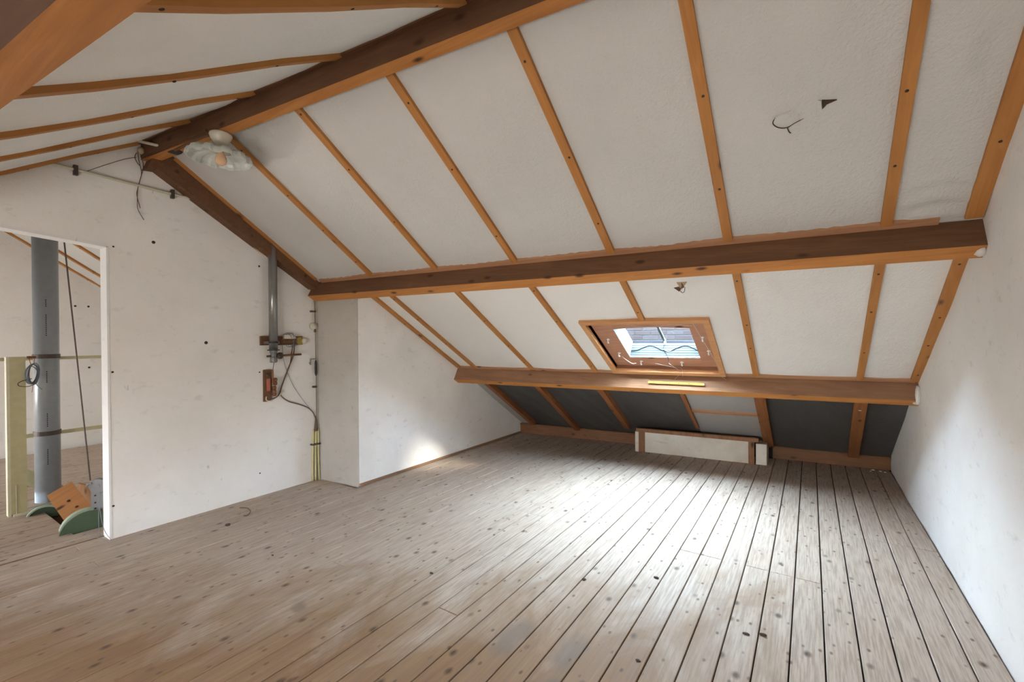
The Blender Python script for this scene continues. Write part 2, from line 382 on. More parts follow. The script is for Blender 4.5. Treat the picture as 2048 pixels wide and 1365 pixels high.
def panel(x0, x1, a, b, mat, hole=None, amp=.007, name='insulation_panel', off=0.0, wr_=0):
    L = b-a; nu = max(4, int((x1-x0)/(.045 if not wr_ else .028))); nv = max(4, int(L/.05)) if not wr_ else int(L/.018)
    us = [x0+(x1-x0)*i/nu for i in range(nu+1)]; vs = [a+L*i/nv for i in range(nv+1)]
    if hole:
        us = sorted(set([u for u in us if all(abs(u-h) > .012 for h in hole[:2])] + [h for h in hole[:2] if x0 < h < x1]))
        vs = sorted(set([v for v in vs if all(abs(v-h) > .012 for h in hole[2:])] + [h for h in hole[2:] if a < h < b]))
    sd_ = random.random()*20
    bm = NB(); G = {}
    def V(i, j):
        if (i, j) not in G:
            u, v = us[i], vs[j]; s = (u-x0)/(x1-x0); e = math.sin(math.pi*min(max(s, 0), 1))
            ev = min(1, (v-a)/.06, (b-v)/.06)
            d = amp*e*(1+.8*wob(u*2, v*1.3, sd_)) + .0022*e*ev*wob(u*9, v*14, sd_) 
            if wr_:
                q_ = max(0, 1-(b-v)/.42)**1.5*e; s2 = (u-x0)
                if wr_ == 2: d += q_*.011*math.sin((v*1.0+.25*s2+.03*math.sin(s2*14))*75+math.sin(s2*9)*1.3)*min(1, (b-v)/.05)
                else: d += q_*.006*math.sin((s2*1.0+(b-v)*.8*(1 if s2 > (x1-x0)/2 else -1))*85+sd_)*min(1, (b-v)/.05)
                q2 = max(0, 1-(v-a)/.3)**1.5*e; d += q2*.005*math.sin(s2*60+sd_+(v-a)*12)
            G[i, j] = bm.verts.new(rp(u, v, off+d))
        return G[i, j]
    for i in range(len(us)-1):
        for j in range(len(vs)-1):
            cu, cv = (us[i]+us[i+1])/2, (vs[j]+vs[j+1])/2
            if hole and hole[0] < cu < hole[1] and hole[2] < cv < hole[3]: continue
            bm.faces.new([V(i,j), V(i+1,j), V(i+1,j+1), V(i,j+1)])
    return mk(name, bm, mat, ceiling, smooth=True)
nail_mesh = None
def batten(x, a, b, w=.045, th=.020, nails=True, mat='batten', x2=None, sp=.36):
    global nail_mesh
    n = max(1, int((b-a)/.25)) if a < 1.2 else 2
    bm = NB()
    x2 = x if x2 is None else x2
    for i in range(n):
        s, t_ = a+(b-a)*i/n, a+(b-a)*(i+1)/n
        f0, f1 = x+(x2-x)*i/n, x+(x2-x)*(i+1)/n
        hexa(bm, [rp(f0-w/2,s,th), rp(f0+w/2,s,th), rp(f1+w/2,t_,th), rp(f1-w/2,t_,th), rp(f0-w/2,s,-.004), rp(f0+w/2,s,-.004), rp(f1+w/2,t_,-.004), rp(f1-w/2,t_,-.004)])
    bmesh.ops.remove_doubles(bm, verts=bm.verts, dist=1e-5)
    o = mk('batten', bm, M[mat], ceiling)
    if nails:
        yy = a+random.uniform(.08, .22)
        while yy < b-.04:
            p = rp(x+(x2-x)*(yy-a)/(b-a)+random.uniform(-.005, .005), yy, th+.0005)
            if nail_mesh is None:
                bm = NB(); lathe(bm, [(.0058, -.003), (.0062, .0), (.0045, .0018), (0, .0022)], (0,0,0), (0,0,1), 10)
                nail_mesh = bpy.data.meshes.new('nail'); bmesh.ops.recalc_face_normals(bm, faces=bm.faces); bm.to_mesh(nail_mesh); bm.free(); nail_mesh.materials.append(M['nail'])
            q = bpy.data.objects.new('nail', nail_mesh); COL.objects.link(q); q.parent = o; q.location = p-WL[o.name]; WL[q.name] = p
            mm = (zr(yy+.02)-zr(yy-.02))/.04
            q.rotation_euler = Vector((0, mm, -1)).to_track_quat('Z', 'Y').to_euler()
            yy += sp*random.uniform(.75, 1.2)
    return o
# far slope, ridge to middle purlin
xs = [XL, -3.0, -2.34, -1.672, -1.011, -.369, .30, XR]
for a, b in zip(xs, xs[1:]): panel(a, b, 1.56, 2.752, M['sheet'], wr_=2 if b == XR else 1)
for x in xs[1:-1]: batten(x, 1.585, 2.735)
batten(XR-.034, 1.585, 2.735, .06)
batten(XL+.105, 1.66, 2.72, .03, .022, False)
# far slope, middle to lower purlin
xl = [XC-.02, -3.03, -2.345, -1.686, -1.027, -.361, .302, XR]
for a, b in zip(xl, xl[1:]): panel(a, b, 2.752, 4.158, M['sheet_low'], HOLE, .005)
for x in xl[1:-1]:
    if abs(x+1.027) < .01: batten(x, 2.83, 3.385, .04)
    else: batten(x, 2.83, 4.14, .042)
batten(XC+.03, 2.83, 4.14, .05); batten(XR-.022, 2.83, 4.14, .055)
# under the lower purlin, down to the eave
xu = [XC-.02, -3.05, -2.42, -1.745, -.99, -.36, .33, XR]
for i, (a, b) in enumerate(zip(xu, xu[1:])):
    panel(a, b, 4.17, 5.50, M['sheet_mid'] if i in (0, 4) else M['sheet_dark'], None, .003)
# near slope over the camera and doorway side
xn = [XL, -3.10, -2.47, -1.82, -1.13, -.46, .2, XR]
for a, b in zip(xn, xn[1:]):
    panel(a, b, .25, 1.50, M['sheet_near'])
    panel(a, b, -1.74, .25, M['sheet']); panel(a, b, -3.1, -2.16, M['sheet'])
for x in xn[1:-1]:
    batten(x, .33, 1.47, .042, .02, True, 'batten', None, .42)
    batten(x, -1.65, .18, .042)
batten(XL+.035, .33, 1.47, .035)
# next room
xw = [XF, -6.95, -6.42, -5.75, -5.10, -4.45, XL-.11]
for a, b in zip(xw, xw[1:]):
    panel(a, b, 1.56, 3.05, M['sheet']); panel(a, b, -1.74, 1.5, M['sheet']); panel(a, b, -3.1, -2.16, M['sheet'])
for x in xw[1:-1]: batten(x, 1.6, 3.0)
batten(XF+.10, 1.6, 3.0, .05)

# ------------------------------------------------------------------ walls
def roofz(x, y): return zr(y-SK*x)
def wallpoly(x, y0, y1, zb=-.03, n=14):
    cuts = sorted(set([y0, y1]+[p[0]+SK*x for p in PROF if y0 < p[0]+SK*x < y1]))
    return [(y0, zb)] + [(y1, zb)] + [(y, roofz(x, y)+.02) for y in reversed(cuts)]
bm = NB()
yzprism(bm, wallpoly(XL, 1.008, 2.56), XL-.11, XL)                       # right of the doorway
head = [(1.008, 1.884), (.84, 1.900), (.683, 1.912), (.547, 1.922), (.3, 1.937), (.13, 1.944)]
top = [(y, roofz(XL, y)+.02) for y in (.13, .135, .2805, .48, .73, .88, 1.008)]
yzprism(bm, [p for p in reversed(head)] + list(reversed(top)), XL-.11, XL)
yzprism(bm, wallpoly(XL, -3.0, .13), XL-.11, XL)
wall_left = mk('wall_left', bm, M['plaster'], kind='structure')
# door lining
bm = NB(); box(bm, XL-.112, XL+.003, 1.000, 1.012, -.002, 1.884)
for (a, za), (b, zb) in zip(head, head[1:]):
    hexa(bm, [(XL-.112, a, za-.008), (XL+.003, a, za-.008), (XL+.003, b, zb-.008), (XL-.112, b, zb-.008), (XL-.112, a, za+.002), (XL+.003, a, za+.002), (XL+.003, b, zb+.002), (XL-.112, b, zb+.002)])
mk('trim_1', bm, M['white_paint'], kind='structure')
bm = NB()
# chimney breast + recessed wall (one solid, x<=XC)
yzprism(bm, [(2.54, -.03), (5.55, -.03)] + [(y, roofz(XC, y)+.02) for y in (5.2, 4.9, 4.156-.278, 2.7526-.278+.07)], XL-.4, XC)
wrl = mk('wall_recess', bm, M['plaster2'], kind='structure')
bm = NB(); prism(bm, [(XL-.35, 2.483, -.03), (XL, 2.483, -.03), (XC+.002, 2.538, -.03), (XC+.002, 2.545, -.03), (XL-.35, 2.545, -.03)], [(XL-.35, 2.483, 1.95), (XL, 2.483, 1.95), (XC+.002, 2.538, 1.80), (XC+.002, 2.545, 1.80), (XL-.35, 2.545, 1.95)])
mk('wall_chimney', bm, M['plaster_chimney'], kind='structure')
# right wall, slightly uneven
bm = NB(); G = {}
ys = [-3+i*.12 for i in range(73)]
ys = [y for y in ys if y < 5.58]
for i, y in enumerate(ys):
    H_ = roofz(XR, y)+.02
    for j in range(17):
        z = -.03+(H_+.03)*j/16
        d = .006*wob(y*1.1, z*1.7, 2)+.003*wob(y*4, z*5, 4)
        if y > 4.3: d += .0
        G[i, j] = bm.verts.new((XR+d, y, z))
for i in range(len(ys)-1):
    for j in range(16): bm.faces.new([G[i,j], G[i+1,j], G[i+1,j+1], G[i,j+1]])
mk('wall_right', bm, M['plaster'], smooth=True, kind='structure')
bm = NB(); yzprism(bm, wallpoly(XR+.3, -3.0, 6.2), XR+.03, XR+.2); mk('wall_outer', bm, M['plaster'], kind='structure')
# next room far wall and backs
bm = NB(); prism(bm, [(XF-.05, p[0], p[1]) for p in wallpoly(XF, -3, 3.2)], [(XF, p[0], p[1]) for p in wallpoly(XF, -3, 3.2)])
wf = mk('wall_far', bm, M['plaster'], kind='structure')
for y, z in ((1.80, 1.70), (1.80, .95), (1.68, 1.70)):
    bm = NB(); lathe(bm, [(.012, 0), (.012, .004), (0, .006)], (XF, y, z), (1, 0, 0), 8); mk('screw', bm, M['nail'], wf)
bm = NB(); xprism(bm, [(2.98, -.03), (3.08, -.03), (3.08, 1.65), (2.98, 1.65)], XF-.05, XL-.1); mk('wall_next_room', bm, M['plaster'], kind='structure')
bm = NB(); box(bm, XF-.1, XR+.1, -3.1, -2.85, -.1, .6); mk('wall_near', bm, M['plaster'], kind='structure')
bm = NB(); prism(bm, [(XL-.1, eave_y(XL)+.06, -.1), (XR+.2, eave_y(XR+.2)+.06, -.1), (XR+.2, eave_y(XR+.2)+.16, -.1), (XL-.1, eave_y(XL)+.16, -.1)], [(XL-.1, eave_y(XL)+.06, .14), (XR+.2, eave_y(XR+.2)+.06, .14), (XR+.2, eave_y(XR+.2)+.16, .14), (XL-.1, eave_y(XL)+.16, .14)])
mk('wall_eave', bm, M['dark'], kind='structure')
# screws and marks in the left wall
for y, z, r in ((1.025,1.887,.006), (1.013,1.076,.007), (1.009,.211,.007), (1.964,1.879,.008), (1.959,1.013,.006), (1.954,.187,.006), (1.252,1.952,.011), (1.569,1.259,.012)):
    bm = NB(); y += .012 if y < 1.03 else 0
    lathe(bm, [(r, -.001), (r, .0015), (r*.5, .004), (0, .0045)], (XL, y, z), (1, 0, 0), 9); mk('screw', bm, M['nail'], wall_left)
# base strips
bm = NB(); box(bm, XC, XC+.016, 2.545, 5.15, 0, .022); mk('baseboard_left', bm, M['baseboard'], kind='structure', bev=.002)

# ------------------------------------------------------------------ big timbers
def sect(a, d, w):   # a = upper visible corner (yy,z); d = depth to inner face; returns section
    n = Vector((-.5106, -.8598)); s = Vector((.8598, -.5106)); a = Vector(a)
    return [tuple(a+n*d), tuple(a), tuple(a-n*.022), tuple(a-n*.022+s*w), tuple(a+s*w), tuple(a+s*w+n*d)]
def sfix(s): return [(p[0], p[1]) for p in s]
# ridge
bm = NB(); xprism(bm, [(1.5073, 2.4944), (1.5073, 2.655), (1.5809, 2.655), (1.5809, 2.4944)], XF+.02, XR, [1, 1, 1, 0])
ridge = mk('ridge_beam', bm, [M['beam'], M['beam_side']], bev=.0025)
tag(ridge, 'long ridge beam at the roof peak, dark side and orange underside, carrying the glass lamp', 'beam')
bm = NB(); xprism(bm, [(1.47, 2.583), (1.507, 2.597), (1.507, 2.618), (1.47, 2.603)], XL+.02, XR-.3); mk('side_strip', bm, M['beam_side'], ridge)
bm = NB(); xprism(bm, [(1.497, 2.504), (1.508, 2.504), (1.508, 2.520), (1.497, 2.520)], -3.74, -2.96); mk('cable_strip', bm, M['beam_side'], ridge)
# middle
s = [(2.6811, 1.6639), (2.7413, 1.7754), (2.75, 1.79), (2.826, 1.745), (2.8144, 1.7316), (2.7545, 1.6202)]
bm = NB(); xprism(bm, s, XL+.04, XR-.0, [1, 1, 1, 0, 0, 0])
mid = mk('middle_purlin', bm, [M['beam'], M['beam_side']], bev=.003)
tag(mid, 'long middle purlin above the skylight, dark upper face and orange underside', 'beam')
bm = NB(); xprism(bm, [(2.712, 1.800), (2.744, 1.781), (2.751, 1.797), (2.719, 1.818)], -3.62, .487); mk('side_strip', bm, M['strip'], mid)
# lower
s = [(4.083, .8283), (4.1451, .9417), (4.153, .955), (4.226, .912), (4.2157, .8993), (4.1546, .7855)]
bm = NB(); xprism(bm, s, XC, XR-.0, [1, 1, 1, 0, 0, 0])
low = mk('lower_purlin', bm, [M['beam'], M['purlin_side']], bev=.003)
tag(low, 'lowest purlin, directly below the skylight, with a yellow metal stay lying on it', 'beam')
bm = NB(); xprism(bm, [(4.117, .966), (4.147, .948), (4.154, .960), (4.124, .980)], XC+.01, XR-.02); mk('side_strip', bm, M['strip'], low)
# near purlin
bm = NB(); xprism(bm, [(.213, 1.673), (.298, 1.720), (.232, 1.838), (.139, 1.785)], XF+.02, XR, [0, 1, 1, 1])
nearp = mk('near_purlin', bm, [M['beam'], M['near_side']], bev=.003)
tag(nearp, 'broad orange purlin crossing the top left corner close to the viewer', 'beam')
# plaster at purlin ends
def lump(name, c, r, mat, parent, sx=1, sy=1, sz=1, seed=0):
    bm = NB(); bmesh.ops.create_icosphere(bm, subdivisions=2, radius=r)
    for v in bm.verts:
        f = 1+.22*wob(v.co.x/r*1.5, v.co.y/r*1.7+v.co.z/r*2, seed); v.co = Vector((v.co.x*sx*f, v.co.y*sy*f, v.co.z*sz*f))+Vector(c)
    return mk(name, bm, mat, parent, smooth=True)
lump('mortar_patch', (XR-.012, 2.785, 1.645), .05, M['mortar'], mid, .45, .8, .5, 1)
lump('mortar_patch', (XR-.012, 4.150, .865), .065, M['mortar'], low, .3, .45, 1.0, 3)
lump('mortar_patch', (XR-.018, 4.19, .812), .045, M['mortar'], low, .55, .9, .4, 5)
# rafter against left wall
bm = NB(); e = XL+.10
yzprism(bm, [(1.19, 2.425), (1.26, roofz(e, 1.26)-.003)] + [(y, roofz(e, y)-.004) for y in (1.5, 2.0, 2.44)] + [(2.44, 1.70), (1.25, 2.432)], XL, e)
wr = mk('wall_rafter', bm, M['beam_side'], bev=.003)
tag(wr, 'dark brown plank slanting down the left wall from ridge beam to middle purlin', 'beam')
# exposed rafters below the lowest purlin
RL = ['short dark rafter nearest the left recess wall, under the lowest purlin', 'second short rafter from the left wall, under the lowest purlin', 'third short rafter from left, ending at the left end of the white box',
      'thin slanting rafter standing above the middle of the white box', 'wide orange rafter ending at the right end of the white box', 'wide orange rafter with a white spot, nearest the right wall']
for i, (x, x2, w, d, e2) in enumerate(((-3.055, -3.04, .055, .06, 5.40), (-2.42, -2.45, .06, .06, 5.44), (-1.735, -1.76, .06, .06, 5.25), (-.99, -.995, .035, .03, 5.16), (-.36, -.355, .085, .055, 5.40), (.325, .345, .085, .055, 5.46))):
    bm = NB()
    hexa(bm, [rp(x-w/2,4.238,d), rp(x+w/2,4.238,d), rp(x2+w/2,e2,d), rp(x2-w/2,e2,d), rp(x-w/2,4.238,.004), rp(x+w/2,4.238,.004), rp(x2+w/2,e2,.004), rp(x2-w/2,e2,.004)])
    o = mk('rafter', bm, M['rafter'], bev=.003); tag(o, RL[i], 'rafter', 'short rafters under the lowest purlin')
    if i in (0, 5):
        lump('white_spot', rp(x+(x2-x)*.2, 4.37 if i == 0 else 4.52, d+.001), .012, M['crumb'], o, 1, 1, .4, 2)
# horizontal strip in the pale bay
bm = NB(); roofbox(bm, -.975, -.405, 4.78, 4.815, .022, .002); mk('batten', bm, M['strip'], ceiling)

# ------------------------------------------------------------------ eave plate
for a, b in ((XC, -1.64), (-.33, XR)):
    bm = NB(); prism(bm, [(a, eave_y(a)-.0, 0), (b, eave_y(b)-.0, 0), (b, eave_y(b)+.055, 0), (a, eave_y(a)+.055, 0)], [(a, eave_y(a)-.0, .112), (b, eave_y(b)-.0, .112), (b, eave_y(b)+.055, .112), (a, eave_y(a)+.055, .112)])
    o = mk('baseboard_eave', bm, M['plate'], kind='structure', bev=.004)
    bm = NB(); prism(bm, [(a, eave_y(a)-.012, .112), (b, eave_y(b)-.012, .112), (b, eave_y(b)+.05, .112), (a, eave_y(a)+.05, .112)], [(a, eave_y(a)-.004, .130), (b, eave_y(b)-.004, .130), (b, eave_y(b)+.04, .130), (a, eave_y(a)+.04, .130)])
    mk('ledge_strip', bm, M['plate'], o)

# ------------------------------------------------------------------ white box at the eave
eb = empty('eave_box', (-.99, 5.08, 0)); tag(eb, 'low white stained box with two brown posts and top rail standing at the eave', 'box')
def ebx(name, x0, x1, y0, y1, z0, z1, mat, bev=.003, top=0):
    bm = NB(); s_ = .088
    f = lambda x: s_*(x+.354)
    hexa(bm, [(x0,y0+f(x0),z0), (x1,y0+f(x1),z0), (x1,y1+f(x1),z0), (x0,y1+f(x0),z0), (x0,y0+f(x0)+top,z1), (x1,y0+f(x1)+top,z1), (x1,y1+f(x1),z1), (x0,y1+f(x0),z1)])
    return mk(name, bm, mat, eb, bev=bev)
ebx('panel', -1.585, -.475, 5.125, 5.155, 0, .222, M['plaster_box'])
ebx('end_block', -1.64, -1.598, 5.105, 5.35, 0, .222, M['plaster_box'], .01)
ebx('end_block', -.455, -.362, 5.125, 5.40, 0, .206, M['plaster_box'], .018)
ebx('post', -1.60, -1.54, 5.098, 5.13, 0, .240, M['stud'])
ebx('post', -.52, -.468, 5.108, 5.14, -.0, .222, M['stud'])
ebx('top_rail', -1.63, -.43, 5.10, 5.16, .224, .262, M['stud'], .004)
ebx('top_board', -1.64, -.40, 5.16, 5.50, .218, .230, M['dkboard'], .002)

# ------------------------------------------------------------------ skylight
win = empty('window_1', rp(-1.04, 4.1, 0), 'structure')
def wb(name, x0, x1, a, b, o0, o1, mat, bev=.002, n=1):
    bm = NB(); roofbox(bm, x0, x1, a, b, o0, o1, n); return mk(name, bm, mat, win, bev=bev)
fx0, fx1, fy0, fy1 = -1.512, -.578, 3.385, 4.132
wb('frame_board', fx0, fx1, fy0, fy0+.035, .030, -.03, M['frame']); wb('frame_board', fx0, fx1, fy1-.042, fy1, .032, -.03, M['frame'])
wb('frame_board', fx0, fx0+.040, fy0+.035, fy1-.042, .029, -.03, M['frame']); wb('frame_board', fx1-.042, fx1, fy0+.035, fy1-.042, .029, -.03, M['frame'])
ix0, ix1, iy0, iy1 = fx0+.04, fx1-.042, fy0+.035, fy1-.042
ox0, ox1, oy0, oy1 = -1.315, -.745, 3.565, 3.965
D = -.035
wb('lining_board', ix0, ox0, iy0, iy1, D, D-.018, M['lining'], 0); wb('lining_board', ox1, ix1, iy0, iy1, D, D-.018, M['lining'], 0)
wb('lining_board', ox0, ox1, oy1, iy1, D, D-.018, M['lining'], 0)
bm = NB(); N = 12; ring = []
for i in range(N):
    u0, u1 = i/N, (i+1)/N; h = lambda u: oy0-.022*math.sin(math.pi*u)
    xa, xb = ox0+(ox1-ox0)*u0, ox0+(ox1-ox0)*u1
    hexa(bm, [rp(xa,iy0,D), rp(xb,iy0,D), rp(xb,h(u1),D), rp(xa,h(u0),D), rp(xa,iy0,D-.018), rp(xb,iy0,D-.018), rp(xb,h(u1),D-.018), rp(xa,h(u0),D-.018)])
bmesh.ops.remove_doubles(bm, verts=bm.verts, dist=1e-5); mk('lining_board', bm, M['lining'], win)
# inner sides of the wooden box
T = -.180
wb('side_board', ix0-.02, ix0, iy0-.02, iy1+.02, .0, T, M['lining'], 0); wb('side_board', ix1, ix1+.02, iy0-.02, iy1+.02, .0, T, M['lining'], 0)
wb('side_board', ix0, ix1, iy0-.02, iy0, .0, T, M['lining'], 0); wb('side_board', ix0, ix1, iy1, iy1+.02, .0, T, M['lining'], 0)
# white upstand
e = -.0008
wb('upstand_side', ox0-.02-e, ox0-e, oy0-.04, oy1+.02, D-.001, T, M['upst'], 0); wb('upstand_side', ox1+e, ox1+.02+e, oy0-.04, oy1+.02, D-.001, T, M['upst'], 0)
wb('upstand_top', ox0-e, ox1+e, oy0-.042, oy0-.022, D-.018, T, M['upst'], 0)
bm = NB()
for i in range(12):      # ribbed lower side
    o0 = D-.001-(i*.0120); roofbox(bm, ox0-e, ox1+e, oy1-.0008+(i % 2)*.0022, oy1+.02, o0, o0-.0120)
mk('ribbed_sill', bm, M['lead'], win)
bm = NB(); pts = []
for i in range(61):
    x = ox0+(ox1-ox0)*i/60; pts.append(rp(x, oy1-.003, -.122-.026*math.sin((x-ox0)*2*math.pi/.285-1.9)))
tube(bm, pts, .0032, 6); mk('wavy_gasket', bm, M['gasket'], win, smooth=True)
for nm, a_, b_ in (('upstand_rim', oy1-.0, oy1+.03), ('upstand_rim', oy0-.06, oy0-.03)): wb(nm, ox0-.04, ox1+.04, a_, b_, T, T-.012, M['gasket'], 0)
wb('upstand_rim', ox0-.04, ox0-.0, oy0-.03, oy1, T, T-.012, M['upst'], 0); wb('upstand_rim', ox1, ox1+.04, oy0-.03, oy1, T, T-.012, M['upst'], 0)
wb('glass_pane', ox0-.01, ox1+.01, oy0-.04, oy1+.01, T-.004, T-.008, M['glass'], 0)
wb('glazing_bar', -1.055, -1.035, oy0-.04, oy1, T-.009, T-.022, M['lead'], 0)
# white hooks round the opening
hk = [(-1.405, 3.70), (-1.385, 3.90), (-1.235, 4.025), (-.90, 4.03), (-.675, 3.68), (-.665, 3.86)]
for x, yy in hk:
    p = rp(x, yy, D+.0); n = rp(x, yy, 1)-rp(x, yy, 0); dn = (rp(x, yy+.1, 0)-rp(x, yy, 0)).normalized()
    bm = NB(); tube(bm, smooth_pts([p, p+n*.02, p+n*.026+dn*.008, p+n*.022+dn*.02, p+n*.012+dn*.023], 3), .006, 7)
    lathe(bm, [(.014, 0), (.014, .003), (0, .005)], p, n, 10); mk('hook', bm, M['white'], win, smooth=True)
# latch with dangling cord
lt = win
p = rp(-1.035, oy1-.01, -.165)
bm = NB(); tube(bm, smooth_pts([p, p+Vector((-.008, -.02, -.03)), p+Vector((.0, -.03, -.06)), p+Vector((.03, -.05, -.10)), p+Vector((.045, -.06, -.14)), p+Vector((.04, -.065, -.165)), p+Vector((.05, -.065, -.16))], 4), .002, 6); mk('cord', bm, M['gasket'], lt, smooth=True)
lump('latch', p+Vector((0, -.005, .008)), .010, M['white'], lt, 1, .6, 1.4, 3)
bm = NB(); tube(bm, smooth_pts([p+Vector((-.005, -.02, -.045)), p+Vector((.02, -.03, -.062)), p+Vector((.05, -.035, -.06)), p+Vector((.07, -.03, -.045))], 4), .0014, 5); mk('cord', bm, M['web'], lt)
# cobweb threads
for pts in ([(-1.25,3.44,.0), (-1.0,3.48,.01), (-.85,3.47,.0), (-.7,3.46,.02)], [(-.70,3.44,.0), (-.64,3.75,.03), (-.60,4.03,.03)], [(-1.0,3.98,.0), (-.93,4.10,.02), (-.99,4.165,.06)], [(-1.1,4.0,.0), (-.98,4.05,.0), (-.91,4.06,.0), (-.905,4.115,.05)], [(-.61,4.13,.03), (-.565,4.17,.05)], [(-1.37,3.93,-.02),(-1.31,4.0,.0),(-1.27,4.0,0)]):
    bm = NB(); tube(bm, smooth_pts([rp(*q) for q in pts], 5), .0012, 4); mk('cobweb', bm, M['web'], win)

# outside: brick wall of the neighbour
wy = 6.15
bm = NB(); box(bm, -6, 3, wy+.008, wy+.2, -2, 2.35); nb = mk('brick_wall', bm, M['wallmortar']); tag(nb, 'brick wall of the neighbouring house seen outside through the skylight', 'wall')
bm = NB(); box(bm, 0, .205, 0, .012, 0, .052); bmesh.ops.bevel(bm, geom=bm.edges[:], offset=.003, segments=1, affect='EDGES'); bmesh.ops.recalc_face_normals(bm, faces=bm.faces)
bme = bpy.data.meshes.new('brick'); bm.to_mesh(bme); bm.free(); bme.materials.append(M['brick'])
for r in range(16):
    for q in range(15):
        x = -3.3+q*.215+(r % 2)*.1075; z = .80+r*.0635
        o = bpy.data.objects.new('brick', bme); COL.objects.link(o); p = Vector((x, wy-.003, z)); WL[o.name] = p; o.parent = nb; o.location = p-WL[nb.name]

# ------------------------------------------------------------------ yellow stay on lower purlin
st = empty('window_stay', (-.97, 4.03, .877)); tag(st, 'yellow perforated metal window stay lying along the lowest purlin', 'window stay')
A = Vector((-1.196, 4.000, .880)); B = Vector((-.734, 4.038, .878)); nrm = Vector((0, -.86, .51)); dn = Vector((0, -.51, -.86)).normalized()
ax = (B-A).normalized()
def sbar(a, b, w, t0, t1, mat, name):
    bm = NB(); P = []
    for tt in (t0, t1): P += [a-dn*w/2+nrm*tt, b-dn*w/2+nrm*tt, b+dn*w/2+nrm*tt, a+dn*w/2+nrm*tt]
    hexa(bm, P); return mk(name, bm, mat, st, bev=.0015)
sbar(A+ax*.02, B, .020, .002, .008, M['brass'], 'bar')
bm = NB(); lathe(bm, [(.013, .002), (.013, .008), (.006, .009), (0, .009)], A+ax*.012, nrm, 14); mk('end_eye', bm, M['brass'], st)
for f in (.05, .185, .26, .34):
    bm = NB(); lathe(bm, [(.0045, .0075), (.0045, .0088), (0, .009)], A+ax*f, nrm, 8); mk('hole', bm, M['nail'], st)
sbar(B-ax*.004, B+ax*.003, .022, .002, .014, M['iron'], 'end_stop')

# ------------------------------------------------------------------ scrap hanging under the middle purlin
sc = empty('hanging_scrap', (-.64, 2.84, 1.585)); tag(sc, 'torn brown paper scrap with wires hanging under the middle purlin', 'scrap')
bm = NB()
P = Vector((-.64, 2.815, 1.595))
def blade(bm, a, b, c, th=.0025):
    a, b, c = map(Vector, (a, b, c)); n = (b-a).cross(c-a).normalized()*th
    prism(bm, [a-n, b-n, c-n], [a+n, b+n, c+n])
blade(bm, P+Vector((-.03, 0, .012)), P+Vector((.03, .01, .012)), P+Vector((.0, -.005, -.035))); mk('paper', bm, M['fray'], sc)
bm = NB(); blade(bm, P+Vector((-.045, 0, -.02)), P+Vector((.01, .0, -.012)), P+Vector((-.012, -.01, -.045))); blade(bm, P+Vector((.0, -.004, .008)), P+Vector((.018, -.005, -.02)), P+Vector((.004, -.004, -.028))); mk('paper', bm, M['wire'], sc)
bm = NB(); tube(bm, smooth_pts([P+Vector((-.012, 0, -.03)), P+Vector((.0, 0, -.05)), P+Vector((.015, 0, -.048)), P+Vector((.02, 0, -.02))], 5), .002, 5); mk('wire_loop', bm, M['iron'], sc)

# ------------------------------------------------------------------ ceiling lamp
lc = Vector((-2.893, 1.297, 2.494))
lamp = empty('ceiling_lamp', lc-Vector((0, 0, .19))); tag(lamp, 'old ceiling lamp with pleated frosted glass dish under the ridge beam', 'lamp')
bm = NB(); lathe(bm, [(.052, 0), (.058, -.004), (.060, -.014), (.052, -.034), (.040, -.052), (.036, -.066), (.046, -.090), (.060, -.108), (.0, -.108)], lc, (0, 0, 1), 28); mk('ceramic_holder', bm, M['ceramic'], lamp, smooth=True)
tilt = Vector((.045, .03, 1)).normalized()
def flute(r, h, a):
    k = max(0, (r-.05)/.115)
    w = math.tanh(2.5*math.sin(a*11))
    return r*(1+.035*w*min(k, 1)), h+.005*w*min(k, 1)
prof = [(.035, -.098), (.07, -.102), (.11, -.109), (.14, -.118), (.155, -.128), (.163, -.145), (.166, -.162), (.1625, -.162), (.159, -.146), (.151, -.131), (.138, -.122), (.109, -.113), (.07, -.106), (.035, -.102)]
bm = NB(); lathe(bm, prof, lc+Vector((0,0,.004)), tilt, 176, flute); mk('glass_shade', bm, M['shade'], lamp)
bm = NB(); lathe(bm, [(.013, -.10), (.016, -.118), (.028, -.14), (.031, -.158), (.026, -.176), (.012, -.187), (0, -.189)], lc, (0, 0, 1), 18); mk('bulb', bm, M['bulb'], lamp, smooth=True)
bm = NB(); tube(bm, [lc+Vector((-.115, -.045, -.052)), lc+Vector((-.03, -.01, -.040))], .008, 8); mk('lead_in_tube', bm, M['ceramic'], lamp, smooth=True)

